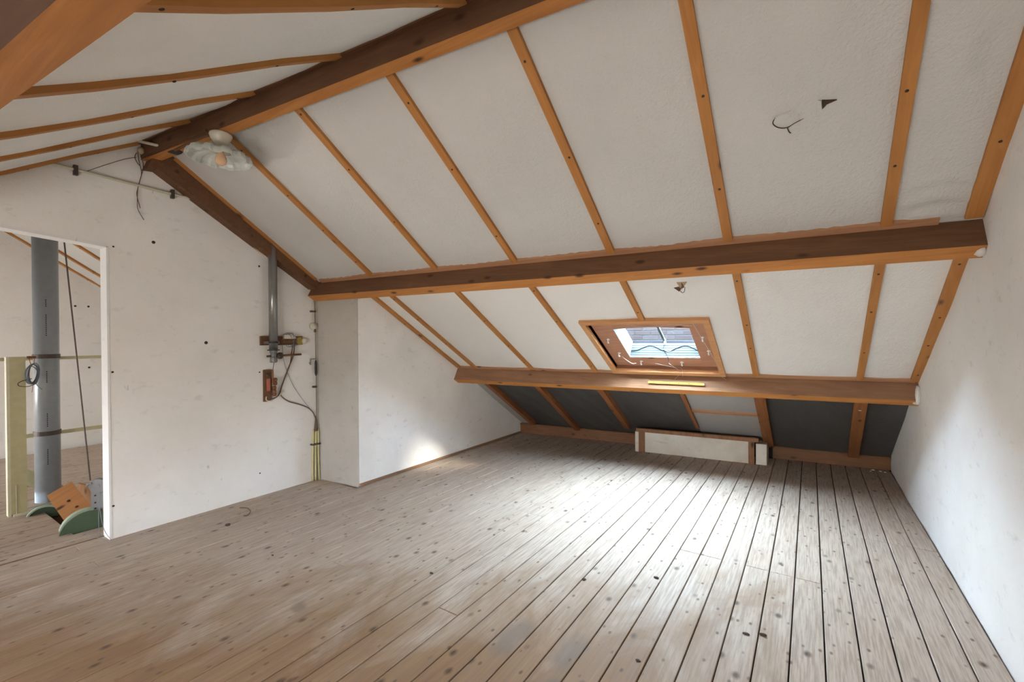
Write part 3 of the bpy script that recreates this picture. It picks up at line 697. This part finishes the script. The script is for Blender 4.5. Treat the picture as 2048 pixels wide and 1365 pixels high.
# ------------------------------------------------------------------ conduits on left wall
cx = XL+.013
cd_ = empty('cable_conduit', (cx, 1.6, 1.39)); tag(cd_, 'thin ivory conduit following the left wall below the slanting plank', 'conduit')
bm = NB(); tube(bm, smooth_pts([(cx, .60, 2.337), (cx, .75, 2.331), (cx, 1.0, 2.322), (cx, 1.36, 2.309), (cx, 1.48, 2.303), (cx, 1.55, 2.268), (cx, 1.72, 2.165), (cx, 1.85, 2.081), (cx, 1.985, 1.986), (cx, 2.31, 1.800), (cx, 2.39, 1.745), (cx, 2.432, 1.66), (cx, 2.438, 1.46), (cx, 2.44, 1.425)], 5), .0085, 8); mk('tube', bm, M['conduit'], cd_, smooth=True)
bm = NB(); tube(bm, [(cx, 1.05, 2.315), (cx, 1.35, 2.300)], .004, 6); mk('thin_cable', bm, M['conduit'], cd_)
for y, z, vert in ((.858, 2.324, 1), (1.361, 2.309, 1), (1.72, 2.16, 0), (1.80, 2.105, 0), (2.24, 1.84, 0), (2.435, 1.53, 1)):
    bm = NB()
    if vert and y < 2: box(bm, XL, XL+.026, y-.010, y+.010, z-.032, z+.028)
    elif vert: box(bm, XL, XL+.024, y-.026, y+.020, z-.007, z+.007)
    else: lathe(bm, [(.013, -.008), (.013, .008), (0, .008)], (cx, y, z), (0, .83, -.55), 10)
    mk('clip', bm, M['iron'], cd_, bev=.002 if vert else 0)
bm = NB(); tube(bm, smooth_pts([(XL+.01, .90, 2.325), (XL+.012, 1.0, 2.40), (XL+.012, 1.1, 2.47), (XL+.012, 1.16, 2.50)], 4), .002, 5); mk('loose_wire', bm, M['wire'], cd_)
bm = NB(); box(bm, XL, XL+.010, 2.462, 2.484, .0, 1.66); o = mk('trim_2', bm, M['plaster_chimney'], kind='structure')
# round junction box and pull wire
jb = empty('junction_box', (XL, 2.44, 1.385)); tag(jb, 'round ivory junction box at the end of conduit beside the chimney breast', 'junction box')
bm = NB(); lathe(bm, [(.030, 0), (.031, .022), (.026, .032), (.0, .036)], (XL, 2.432, 1.398), (1, 0, 0), 22); mk('body', bm, M['ceramic'], jb, smooth=True)
bm = NB(); lathe(bm, [(.010, -.0), (.010, -.03), (.0, -.03)], (XL+.018, 2.448, 1.372), (0, 0, 1), 10); mk('gland', bm, M['wire'], jb)
tw = empty('tension_wire', (XL, 2.45, .50)); tag(tw, 'vertical wire with dark turnbuckle running down beside the chimney breast', 'wire')
bm = NB(); tube(bm, [(XL+.02, 2.449, 1.345), (XL+.02, 2.45, 1.10)], .0022, 6); tube(bm, [(XL+.02, 2.452, .94), (XL+.02, 2.450, .50)], .0022, 6); mk('wire', bm, M['iron'], tw)
bm = NB(); lathe(bm, [(0, .075), (.005, .07), (.010, .05), (.011, 0), (.010, -.05), (.005, -.07), (0, -.075)], (XL+.02, 2.451, 1.02), (0, 0, 1), 12); mk('turnbuckle', bm, M['black'], tw, smooth=True)
bm = NB(); tube(bm, [(XL+.002, 2.40, 1.065), (XL+.02, 2.40, 1.075)], .006, 6); tube(bm, [(XL+.02, 2.395, 1.10), (XL+.02, 2.455, 1.102)], .004, 6); tube(bm, [(XL+.02, 2.40, 1.10), (XL+.012, 2.402, 1.05)], .006, 6); mk('bracket', bm, M['galv'], tw)
bm = NB(); box(bm, XL, XL+.03, 2.425, 2.455, .842, .858); mk('clip', bm, M['iron'], tw)
# three yellowed pipes rising from floor
yp = empty('floor_conduits', (XL+.02, 2.45, 0)); tag(yp, 'bundle of yellowed conduits rising from the floor beside the chimney breast', 'pipe')
for y0, y1, xo in ((2.415, 2.428, .012), (2.443, 2.450, .016), (2.476, 2.470, .020)):
    bm = NB(); tube(bm, smooth_pts([(XL+xo, y0, 0), (XL+xo, (y0+y1)/2-.004, .22), (XL+xo, y1, .46)], 4), .0085, 9); mk('pipe', bm, M['yellowpipe'], yp, smooth=True)
bm = NB(); box(bm, XL, XL+.04, 2.40, 2.482, .325, .338); mk('clip', bm, M['iron'], yp, bev=.002)
bm = NB(); tube(bm, [(XL+.018, 2.449, .45), (XL+.018, 2.449, .48), (XL+.018, 2.449, .55), (XL+.018, 2.446, .585)], [.017, .016, .009, .006], 9); mk('cable_bundle', bm, M['wire'], yp, smooth=True)

# ------------------------------------------------------------------ zinc pipe with bell mechanism
px, py = XL+.075, 2.035
zp = empty('zinc_pipe', (px, py, 1.09)); tag(zp, 'grey metal pipe with a valve at its lower end fixed upright on left wall', 'pipe')
bm = NB(); tube(bm, [(px, py, 1.20), (px, py, 2.12)], .033, 20); mk('pipe_body', bm, M['zinc'], zp, smooth=False)
for f in zp.children[0].data.polygons: f.use_smooth = len(f.vertices) == 4
for z, r, h in ((2.06, .036, .008), (1.255, .037, .012), (1.193, .046, .008)):
    bm = NB(); lathe(bm, [(r, -h/2), (r, h/2), (0, h/2)], (px, py, z), (0, 0, 1), 20); mk('collar', bm, M['black'], zp)
bm = NB(); lathe(bm, [(.022, 1.09), (.028, 1.095), (.028, 1.13), (.023, 1.14), (.023, 1.165), (.030, 1.17), (.030, 1.20), (0, 1.20)], (px, py, 0), (0, 0, 1), 16); mk('valve', bm, M['galv'], zp)
bm = NB(); tube(bm, [(px, py+.02, 1.145), (px, py+.045, 1.145), (px, py+.046, 1.145), (px, py+.065, 1.145)], [.022, .022, .028, .028], 12); mk('union_nut', bm, M['iron'], zp)
bm = NB(); tube(bm, [(px, py+.06, 1.145), (px+.01, py+.235, 1.150)], .009, 9); mk('side_rod', bm, M['rust'], zp, smooth=True)
bm = NB(); tube(bm, [(px, py-.055, 1.143), (px, py-.02, 1.145)], .008, 8); mk('spindle', bm, M['iron'], zp)
bm = NB(); box(bm, XL+.02, px, py-.05, py-.036, 1.245, 1.265); mk('bracket', bm, M['galv'], zp); bm = NB(); box(bm, XL+.02, px, py+.036, py+.05, 1.245, 1.265); mk('bracket', bm, M['galv'], zp)
mb = empty('terminal_board', (XL, 2.16, 1.225)); tag(mb, 'horizontal brown wooden board with coil, terminals and wires behind the zinc pipe', 'board')
bm = NB(); box(bm, XL, XL+.020, 1.962, 2.325, 1.232, 1.308); mk('board', bm, M['dkboard'], mb, bev=.003)
bm = NB(); box(bm, XL+.02, XL+.045, 2.145, 2.245, 1.285, 1.318); mk('terminal_block', bm, M['ceramic'], mb, bev=.003)
for i in range(9):
    bm = NB(); pts = [(XL+.038+.011*math.cos(a), 2.13+i*.0125, 1.268+.013*math.sin(a)) for a in [k*math.pi/5 for k in range(10)]]
    tube(bm, pts, .0022, 5, True); mk('coil_turn', bm, M['copper'], mb)
bm = NB(); lathe(bm, [(.022, 0), (.026, .015), (.018, .03), (.008, .034), (0, .034)], (XL+.02, 2.33, 1.265), (.9, .3, 0), 16); mk('knob', bm, M['ceramic'], mb, smooth=True)
bm = NB(); lathe(bm, [(.034, 0), (.034, .010), (0, .012)], (XL+.012, 2.30, 1.265), (1, 0, 0), 18); mk('brass_plate', bm, M['brass'], mb)
bm = NB()
for k, (a, b) in enumerate(((2.15, 2.20), (2.17, 2.24), (2.19, 2.22))):
    tube(bm, smooth_pts([(XL+.03, a, 1.32), (XL+.06, a+.02, 1.335), (XL+.065, b, 1.29), (XL+.06, b+.02, 1.24), (XL+.05, a+.03, 1.215), (XL+.04, a+.01, 1.235)], 5), .0022, 5)
mk('loose_wires', bm, M['wiregrey'], mb)
# lower board
lb = empty('bell_board', (XL, 2.02, .765)); tag(lb, 'small upright brown board with rusty bell pull mechanism under the zinc pipe', 'board')
bm = NB(); box(bm, XL, XL+.018, 1.985, 2.050, .768, 1.030); mk('board', bm, M['dkboard'], lb, bev=.003)
bm = NB(); box(bm, XL+.018, XL+.032, 2.005, 2.030, .855, .955); mk('red_plate', bm, M['red'], lb, bev=.002)
for z in (.945, .915, .88, .848, .825):
    bm = NB(); lathe(bm, [(.014, -.012), (.017, -.01), (.017, .01), (.014, .012), (0, .012)], (XL+.045, 2.055+(z > .9)*.008, z), (0, 1, 0), 12); mk('spool', bm, M['rust'], lb)
bm = NB(); tube(bm, [(XL+.045, 2.045, .90), (XL+.045, 2.043, 1.03)], .007, 8); mk('plunger', bm, M['rust'], lb)
bm = NB(); tube(bm, [(XL+.045, 2.043, 1.02), (px, py+.004, 1.095)], .003, 6); mk('pull_wire', bm, M['iron'], lb)
bm = NB(); tube(bm, smooth_pts([(XL+.025, 2.0, .81), (XL+.03, 1.995, .785), (XL+.03, 2.02, .772), (XL+.03, 2.045, .778)], 4), .004, 6); mk('wire_end', bm, M['ceramic'], lb)
bm = NB(); lathe(bm, [(.014, 0), (.014, .004), (.006, .01), (0, .012)], (XL+.018, 2.015, .985), (1, 0, 0), 12); mk('screw', bm, M['iron'], lb)
# cables between them
cb = empty('cable_harness', (XL+.02, 2.2, .55)); tag(cb, 'brown cables hanging from terminal board to bell board and floor conduits', 'cable')
bm = NB(); tube(bm, smooth_pts([(XL+.04, 2.235, 1.26), (XL+.04, 2.235, 1.20), (XL+.03, 2.225, 1.12), (XL+.02, 2.19, 1.03), (XL+.015, 2.15, .92), (XL+.015, 2.12, .84), (XL+.015, 2.10, .805), (XL+.015, 2.06, .785), (XL+.02, 2.03, .78)], 5), .0055, 7); mk('cable', bm, M['wire'], cb, smooth=True)
bm = NB(); tube(bm, smooth_pts([(XL+.04, 2.225, 1.25), (XL+.035, 2.215, 1.16), (XL+.025, 2.205, 1.07), (XL+.015, 2.175, .98), (XL+.012, 2.135, .88), (XL+.012, 2.125, .82), (XL+.015, 2.145, .785), (XL+.015, 2.20, .745), (XL+.015, 2.29, .71), (XL+.015, 2.37, .67), (XL+.018, 2.42, .62), (XL+.018, 2.445, .56)], 5), .005, 7); mk('cable', bm, M['wire'], cb, smooth=True)
bm = NB(); tube(bm, smooth_pts([(XL+.03, 2.135, 1.24), (XL+.02, 2.15, 1.12), (XL+.012, 2.18, 1.02), (XL+.012, 2.24, .88), (XL+.012, 2.33, .74), (XL+.015, 2.42, .62), (XL+.016, 2.444, .57)], 5), .0022, 5); mk('thin_wire', bm, M['wiregrey'], cb)
bm = NB(); tube(bm, smooth_pts([(XL+.012, 2.115, .80), (XL+.02, 2.13, .83), (XL+.02, 2.145, .845)], 3), .006, 6); mk('cable_clip', bm, M['conduit'], cb)

# ------------------------------------------------------------------ bits round the ridge end
rw = empty('ridge_wires', (XL+.02, 1.17, 2.09)); tag(rw, 'loose brown wires dangling down the left wall below the ridge beam end', 'wire')
for pts in ([(1.172, 2.552), (1.19, 2.50), (1.195, 2.44), (1.18, 2.37), (1.163, 2.29), (1.158, 2.25), (1.17, 2.19), (1.176, 2.165)], [(1.165, 2.55), (1.172, 2.48), (1.185, 2.40), (1.165, 2.30), (1.16, 2.20), (1.165, 2.15), (1.195, 2.09)], [(1.16, 2.53), (1.15, 2.50), (1.16, 2.47), (1.175, 2.45)]):
    bm = NB(); tube(bm, smooth_pts([(XL+.015, *q) for q in pts], 5), .0024, 5); mk('wire', bm, M['wire'], rw)
lump('frayed_end', (XL+.03, 1.182, 2.548), .022, M['fray'], rw, .8, 1, 1.1, 3)
rs = empty('lead_in_conduit', (XL+.1, 1.2, 2.55)); tag(rs, 'short pale conduit with black tape crossing under the ridge beam end', 'conduit')
bm = NB(); tube(bm, [(-3.74, 1.125, 2.607), (-3.50, 1.230, 2.535)], .010, 9); mk('tube', bm, M['ceramic'], rs, smooth=True)
bm = NB(); tube(bm, [(-3.52, 1.222, 2.538), (-3.49, 1.235, 2.528), (-3.40, 1.262, 2.497), (-3.37, 1.272, 2.490)], [.014, .026, .026, .014], 12); mk('tape_wrap', bm, M['black'], rs, smooth=True)
bm = NB(); tube(bm, smooth_pts([(-3.38, 1.245, 2.49), (-3.2, 1.245, 2.487), (-3.0, 1.25, 2.485), (-2.93, 1.27, 2.487)], 3), .008, 7); mk('cable', bm, M['beam_side'], rs)
# light tube under ridge towards lamp
# ------------------------------------------------------------------ next room: pipe, rail, hoist
pp = empty('drain_pipe', (-5.12, .985, 0)); tag(pp, 'thick grey plastic pipe standing upright behind the doorway', 'pipe')
bm = NB(); tube(bm, [(-5.12, .985, -.5), (-5.12, .985, 2.36)], .076, 32); o = mk('pipe_body', bm, M['pvc'], pp)
for f in o.data.polygons: f.use_smooth = len(f.vertices) == 4
for z0, z1 in ((1.55, 1.62), (1.32, 1.50), (.95, 1.06), (.60, .72), (.30, .44)):      # dark printed text lines on the pipe side
    a = -.18; bm = NB()
    for k in range(int((z1-z0)/.016)):
        z = z0+k*.016; d = Vector((math.cos(a), math.sin(a), 0)); tt = Vector((-d.y, d.x, 0)); c_ = Vector((-5.12, .985, z))+d*.0762
        hexa(bm, [c_-tt*.003, c_+tt*.003, c_+tt*.003+d*.0004, c_-tt*.003+d*.0004, c_-tt*.003+Vector((0,0,.010)), c_+tt*.003+Vector((0,0,.010)), c_+tt*.003+d*.0004+Vector((0,0,.010)), c_-tt*.003+d*.0004+Vector((0,0,.010))])
    mk('printed_marks', bm, M['black'], pp)
for z in (1.158, .545):
    bm = NB(); lathe(bm, [(.077, -.017), (.0805, -.017), (.0805, .017), (.077, .017), (.077, -.017)], (-5.12, .985, z), (0, 0, 1), 32); mk('strap', bm, M['iron'], pp)
rl = empty('stair_railing', (-4.87, .79, 0)); tag(rl, 'cream painted stair railing with flat post and two rails behind the doorway', 'railing')
bm = NB(); box(bm, -4.885, -4.867, .744, .826, .02, 1.165); mk('post', bm, M['cream'], rl, bev=.002)
bm = NB(); box(bm, -4.925, -4.867, .728, .744, .0, 1.165); mk('post_flange', bm, M['creamlt'], rl, bev=.002)
bm = NB(); hexa(bm, [(-4.867,.752,0), (-4.83,.752,0), (-4.83,.83,.0), (-4.867,.83,0), (-4.867,.752,.012), (-4.83,.752,.012), (-4.83,.83,.012), (-4.867,.83,.012)]); mk('foot_plate', bm, M['creamlt'], rl)
bm = NB(); box(bm, -4.867, -4.855, .765, .771, 0, .23); mk('rib', bm, M['creamlt'], rl)
bm = NB(); box(bm, -5.27, -5.235, .0, 1.75, 1.125, 1.150); mk('top_rail', bm, M['cream'], rl, bev=.002)
bm = NB(); box(bm, -5.27, -5.25, .84, 1.75, .500, .530); mk('lower_rail', bm, M['cream'], rl, bev=.002)
bm = NB(); box(bm, -5.05, -4.885, .80, .815, .528, .555); mk('rail_joint', bm, M['iron'], rl)
bm = NB(); hexa(bm, [(-5.28,.86,.145), (-5.25,.86,.145), (-5.25,1.20,-.14), (-5.28,1.20,-.14), (-5.28,.86,.285), (-5.25,.86,.285), (-5.25,1.20,-.03), (-5.28,1.20,-.03)]); mk('stringer', bm, M['cream'], rl, bev=.002)
# wire coil
wc = empty('wire_coil', (-4.84, .85, .93)); tag(wc, 'coil of grey electric wire hanging beside the cream post', 'wire')
for k in range(7):
    bm = NB(); c0 = Vector((-4.83+k*.004, .855+random.uniform(-.006, .006), 1.035+random.uniform(-.008, .008))); ry = random.uniform(.020, .036); rz = random.uniform(.062, .075); ph = random.uniform(-.25, .25)
    tube(bm, [c0+Vector((.004*math.sin(3*a), ry*math.cos(a+ph), rz*math.sin(a))) for a in [q*2*math.pi/22 for q in range(22)]], .0032, 6, True); mk('loop', bm, M['wiregrey'], wc, smooth=True)
bm = NB(); tube(bm, smooth_pts([(-4.83, .85, 1.00), (-4.80, .80, .99), (-4.79, .775, .975), (-4.80, .78, .955), (-4.81, .82, .945), (-4.82, .86, .955)], 5), .0028, 6); mk('loop', bm, M['wire'], wc)
bm = NB(); tube(bm, smooth_pts([(-4.84, .838, 1.165), (-4.835, .840, 1.14), (-4.83, .848, 1.10)], 3), .003, 5); mk('tie', bm, M['copper'], wc); bm = NB(); tube(bm, smooth_pts([(-4.84, .868, 1.165), (-4.835, .866, 1.14), (-4.83, .862, 1.10)], 3), .003, 5); mk('tie', bm, M['copper'], wc); bm = NB(); tube(bm, smooth_pts([(-4.82, .868, .965), (-4.81, .88, .94), (-4.81, .90, .915)], 3), .0025, 5); mk('tie', bm, M['wiregrey'], wc); bm = NB(); tube(bm, smooth_pts([(-4.82, .855, .97), (-4.82, .852, .93), (-4.82, .848, .90)], 3), .002, 5); mk('tie', bm, M['copper'], wc)
bm = NB(); box(bm, -4.87, -4.82, .832, .872, 1.150, 1.168); mk('hook_block', bm, M['rust'], wc)
# hoist on the hatch
ho = empty('hatch_hoist', (-4.45, 1.0, 0)); tag(ho, 'green hoist with half-round housings and orange wooden boards in floor opening', 'hoist')
def halfdisc(c, r, th, axis, mat, name, rim=None):
    bm = NB(); n = 16; ax = Vector(axis).normalized(); h = Vector((-ax.y, ax.x, 0)).normalized(); c = Vector(c)
    ring = [c+h*r*math.cos(math.pi*k/n)+Vector((0, 0, r*math.sin(math.pi*k/n)*1.0)) for k in range(n+1)]
    prism(bm, [p-ax*th/2 for p in ring], [p+ax*th/2 for p in ring]); mk(name, bm, mat, ho)
    if rim:
        bm = NB()
        for k in range(n):
            a, b = ring[k], ring[k+1]; o_ = lambda p: c+(p-c)*.90
            hexa(bm, [a+ax*th/2, b+ax*th/2, o_(b)+ax*th/2, o_(a)+ax*th/2, a+ax*rim, b+ax*rim, o_(b)+ax*rim, o_(a)+ax*rim])
        mk('rim', bm, M['greenlt'], ho)
dv = Vector((.98, -.18, 0)).normalized()
halfdisc((-4.78, .900, -.045), .105, .012, dv, M['green'], 'housing', .05)
halfdisc((-4.10, .985, -.03), .15, .012, (1, -.12, 0), M['green'], 'housing')
halfdisc((-4.20, 1.0, -.03), .145, .05, (1, -.12, 0), M['greenlt'], 'drum')
# boards between
def slab(P0, P1, P2, th, mat, name):
    P0, P1, P2 = map(Vector, (P0, P1, P2)); P3 = P0+(P2-P1); n = (P1-P0).cross(P2-P1).normalized()*th
    bm = NB(); hexa(bm, [P0, P1, P2, P3, P0+n, P1+n, P2+n, P3+n]); return mk(name, bm, mat, ho, bev=.002)
slab((-4.62, .885, .145), (-4.62, 1.02, .215), (-4.23, 1.06, .045), -.018, M['hoistwood'], 'board')
slab((-4.30, 1.02, .055), (-4.02, 1.10, .15), (-4.02, 1.11, -.12), .018, M['hoistwood'], 'board')
slab((-4.62, 1.05, .20), (-4.22, 1.22, .16), (-4.22, 1.22, -.14), .018, M['hoistwood'], 'board')
for q in ((-4.43, .955, .135), (-4.37, .985, .095)):
    lump('knot', q, .010, M['nail'], ho, 1, 1, .9, 1)
# pulley wheel
pw = empty('cable_pulley', (-4.12, 1.03, .1)); tag(pw, 'grey cable pulley on punched metal plate just behind the door jamb', 'pulley')
a = Vector((.8, -.6, 0)).normalized()
bm = NB(); lathe(bm, [(.040, -.012), (.048, -.012), (.052, -.006), (.044, 0), (.052, .006), (.048, .012), (.014, .013), (.014, .018), (0, .018)], (-4.14, 1.045, .27), a, 26); mk('wheel', bm, M['galv'], pw)
bm = NB(); h = Vector((-a.y, a.x, 0)); c = Vector((-4.15, 1.035, 0))-a*.012
hexa(bm, [c-h*.035+Vector((0,0,.08)), c+h*.035+Vector((0,0,.08)), c+h*.035-a*.006+Vector((0,0,.08)), c-h*.035-a*.006+Vector((0,0,.08)), c-h*.035+Vector((0,0,.28)), c+h*.035+Vector((0,0,.28)), c+h*.035-a*.006+Vector((0,0,.28)), c-h*.035-a*.006+Vector((0,0,.28))]); mk('plate', bm, M['galv'], pw, bev=.002)
for dz in (.11, .15, .20):
    bm = NB(); lathe(bm, [(.006, 0), (.006, .003), (0, .004)], c+Vector((0,0,dz))-h*.01, a, 8); mk('bolt_hole', bm, M['nail'], pw)
bm = NB(); tube(bm, [(-4.16, .985, .275), (-4.15, .995, .295), (-4.14, 1.01, .295)], .007, 6); mk('arm', bm, M['galv'], pw)
sw = empty('hoist_cable', (-4.14, 1.0, .31)); tag(sw, 'taut thin black steel cable slanting up from pulley to doorway top', 'cable')
bm = NB(); tube(bm, [(-4.15, 1.005, .315), (-4.15, .868, 2.25)], .0045, 7); mk('cable', bm, M['iron'], sw)
# wires at door foot
dw = empty('jamb_wires', (XL-.02, .99, 0)); tag(dw, 'thin loose wires curling down at the foot of the door jamb', 'wire')
for pts in ([(-3.90, .992, .30), (-3.86, .98, .18), (-3.80, .985, .06), (-3.72, 1.0, .006)], [(-3.90, .990, .26), (-3.87, .975, .12), (-3.82, .97, .02), (-3.74, .985, .004)], [(-3.98, .93, .02), (-3.9, .95, .008), (-3.84, .97, .005)]):
    bm = NB(); tube(bm, smooth_pts(pts, 5), .0017, 5); mk('wire', bm, M['wiregrey'], dw)
# threshold strip
bm = NB(); box(bm, -3.866, -3.858, -1.2, 1.0, -.002, .003); mk('threshold', bm, M['dkboard'], floor)

# ------------------------------------------------------------------ tears in the sheet
tf = empty('sheet_tear', rp(.06, 2.16, .0)); tag(tf, 'small dark triangular tear in the ceiling sheet at upper right', 'tear')
bm = NB()
T3 = [(.040, 2.148), (.042, 2.180), (.056, 2.166), (.088, 2.158), (.056, 2.152)]
prism(bm, [rp(x, y, .006) for x, y in T3], [rp(x, y, .0135) for x, y in T3]); mk('hole', bm, M['nail'], tf)
bm = NB(); prism(bm, [rp(.028, 2.146, .009), rp(.029, 2.182, .009), rp(.041, 2.180, .012), rp(.039, 2.148, .012)], [rp(.026, 2.144, .015), rp(.027, 2.184, .015), rp(.040, 2.181, .019), rp(.038, 2.147, .019)]); mk('flap', bm, M['sheet'], tf)
tf2 = empty('sheet_crack', rp(-.08, 2.2, .0)); tag(tf2, 'curved torn flap in the ceiling sheet left of the dark tear', 'tear')
bm = NB(); tube(bm, smooth_pts([rp(-.118, 2.175, .013), rp(-.128, 2.195, .013), rp(-.110, 2.215, .013), rp(-.08, 2.222, .013), rp(-.05, 2.210, .013), rp(-.02, 2.200, .013)], 4), [.0008]*2+[.0022]*12+[.0016]*5+[.0008]*2, 5); mk('crack', bm, M['nail'], tf2)
bm = NB(); tube(bm, smooth_pts([rp(-.078, 2.222, .013), rp(-.072, 2.240, .013), rp(-.066, 2.246, .013)], 3), .0022, 5); mk('crack', bm, M['nail'], tf2)
bm = NB(); ctr = rp(-.085, 2.205, .019); rim = [rp(-.118, 2.175, .010), rp(-.127, 2.195, .012), rp(-.110, 2.214, .012), rp(-.08, 2.221, .012), rp(-.05, 2.209, .011), rp(-.03, 2.19, .009), rp(-.06, 2.165, .009)]
cv = bm.verts.new(ctr); rv = [bm.verts.new(p) for p in rim]
for i in range(7): bm.faces.new([cv, rv[i], rv[(i+1) % 7]])
mk('flap', bm, M['sheet'], tf2, smooth=True)

# ------------------------------------------------------------------ things on the floor
def leaf(loc, s, rz, label):
    bm = NB(); n = 8; top = []; 
    for i in range(n+1):
        u = i/n; w = math.sin(math.pi*u)**.7*.42
        for j in (-1, 0, 1): top.append(Vector(((u-.5)*2*s, j*w*s, .006+s*.30*math.sin(math.pi*u)*(1-.7*abs(j))+.010*math.sin(u*9+j))))
    top = [Matrix.Rotation(rz, 3, 'Z') @ p + Vector(loc) for p in top]
    vs = [bm.verts.new(p) for p in top]; vb = [bm.verts.new(p-Vector((0, 0, .0015))) for p in top]
    for L, fl in ((vs, 0), (vb, 1)):
        for i in range(n):
            for j in range(2):
                a, b, c, d = i*3+j, (i+1)*3+j, (i+1)*3+j+1, i*3+j+1
                try: bm.faces.new([L[a], L[b], L[c], L[d]])
                except ValueError: pass
    o = mk('dry_leaf', bm, M['leaf'], smooth=True); tag(o, label, 'leaf'); return o
leaf((.562, 1.985, .0), .030, 1.2, 'curled brown dry leaf at the foot of right wall, further one')
leaf((.475, 1.83, .0), .020, .5, 'smaller brown dry leaf lying on floor near the right wall, nearer one')
tw_ = NB(); tube(tw_, smooth_pts([(-3.62, 1.729, .004), (-3.55, 1.745, .01), (-3.48, 1.735, .008), (-3.42, 1.70, .012), (-3.41, 1.675, .006), (-3.43, 1.665, .004)], 5), .004, 6); o = mk('cable_offcut', tw_, M['wire']); tag(o, 'thin dark curved cable offcut on the floor below the left wall', 'cable')
lump_o = lump('debris_chip', (-3.35, 1.52, .006), .016, M['darkcrumb'], None, 1.3, 1, .5, 2); tag(lump_o, 'dark debris chip on floor near the cable offcut', 'debris')
chips = [((-.683, 2.419), .010, 'dark debris chip on the lit floor below the white eave box, centre of room'), ((-1.0, 2.198), .009, 'small dark chip on floor, left of the centre chip'),
         ((-1.723, 1.808), .009, 'small dark chip lying on the middle-left floorboards'), ((-.232, 2.165), .010, 'left chip of two dark chips on the right-hand floorboards'), ((-.169, 2.198), .011, 'right chip of two dark chips on the right-hand floorboards'),
         ((-.57, 1.757), .008, 'tiny dark chip beside the grey floor stain'), ((-2.661, 1.451), .007, 'tiny dark chip on floor in front of the left wall')]
for i, ((x, y), r, lab) in enumerate(chips):
    o = lump('debris_chip', (x, y, r*.35), r, M['darkcrumb'], None, 1.4, .8, .45, i*1.7); tag(o, lab, 'debris')
for i, (x, y) in enumerate(((.498, 5.47), (.55, 5.45), (.582, 5.43), (.47, 5.40))):
    o = lump('plaster_crumb', (x, y, .004), .011-.0015*i, M['crumb'], None, 1.2, .8, .5, i); tag(o, 'small white plaster crumb on the floor in the far right corner', 'crumb', 'plaster crumbs in the far right corner')
for i, ((x, y), lab) in enumerate((((-1.74, 4.254), 'white plaster crumb on floor in front of the left end of the white box'), ((-1.598, 3.733), 'white plaster crumb on the lit floor further out from the white box'))):
    o = lump('plaster_crumb', (x, y, .003), .009, M['crumb'], None, 1.2, .8, .5, i+3); tag(o, lab, 'crumb')
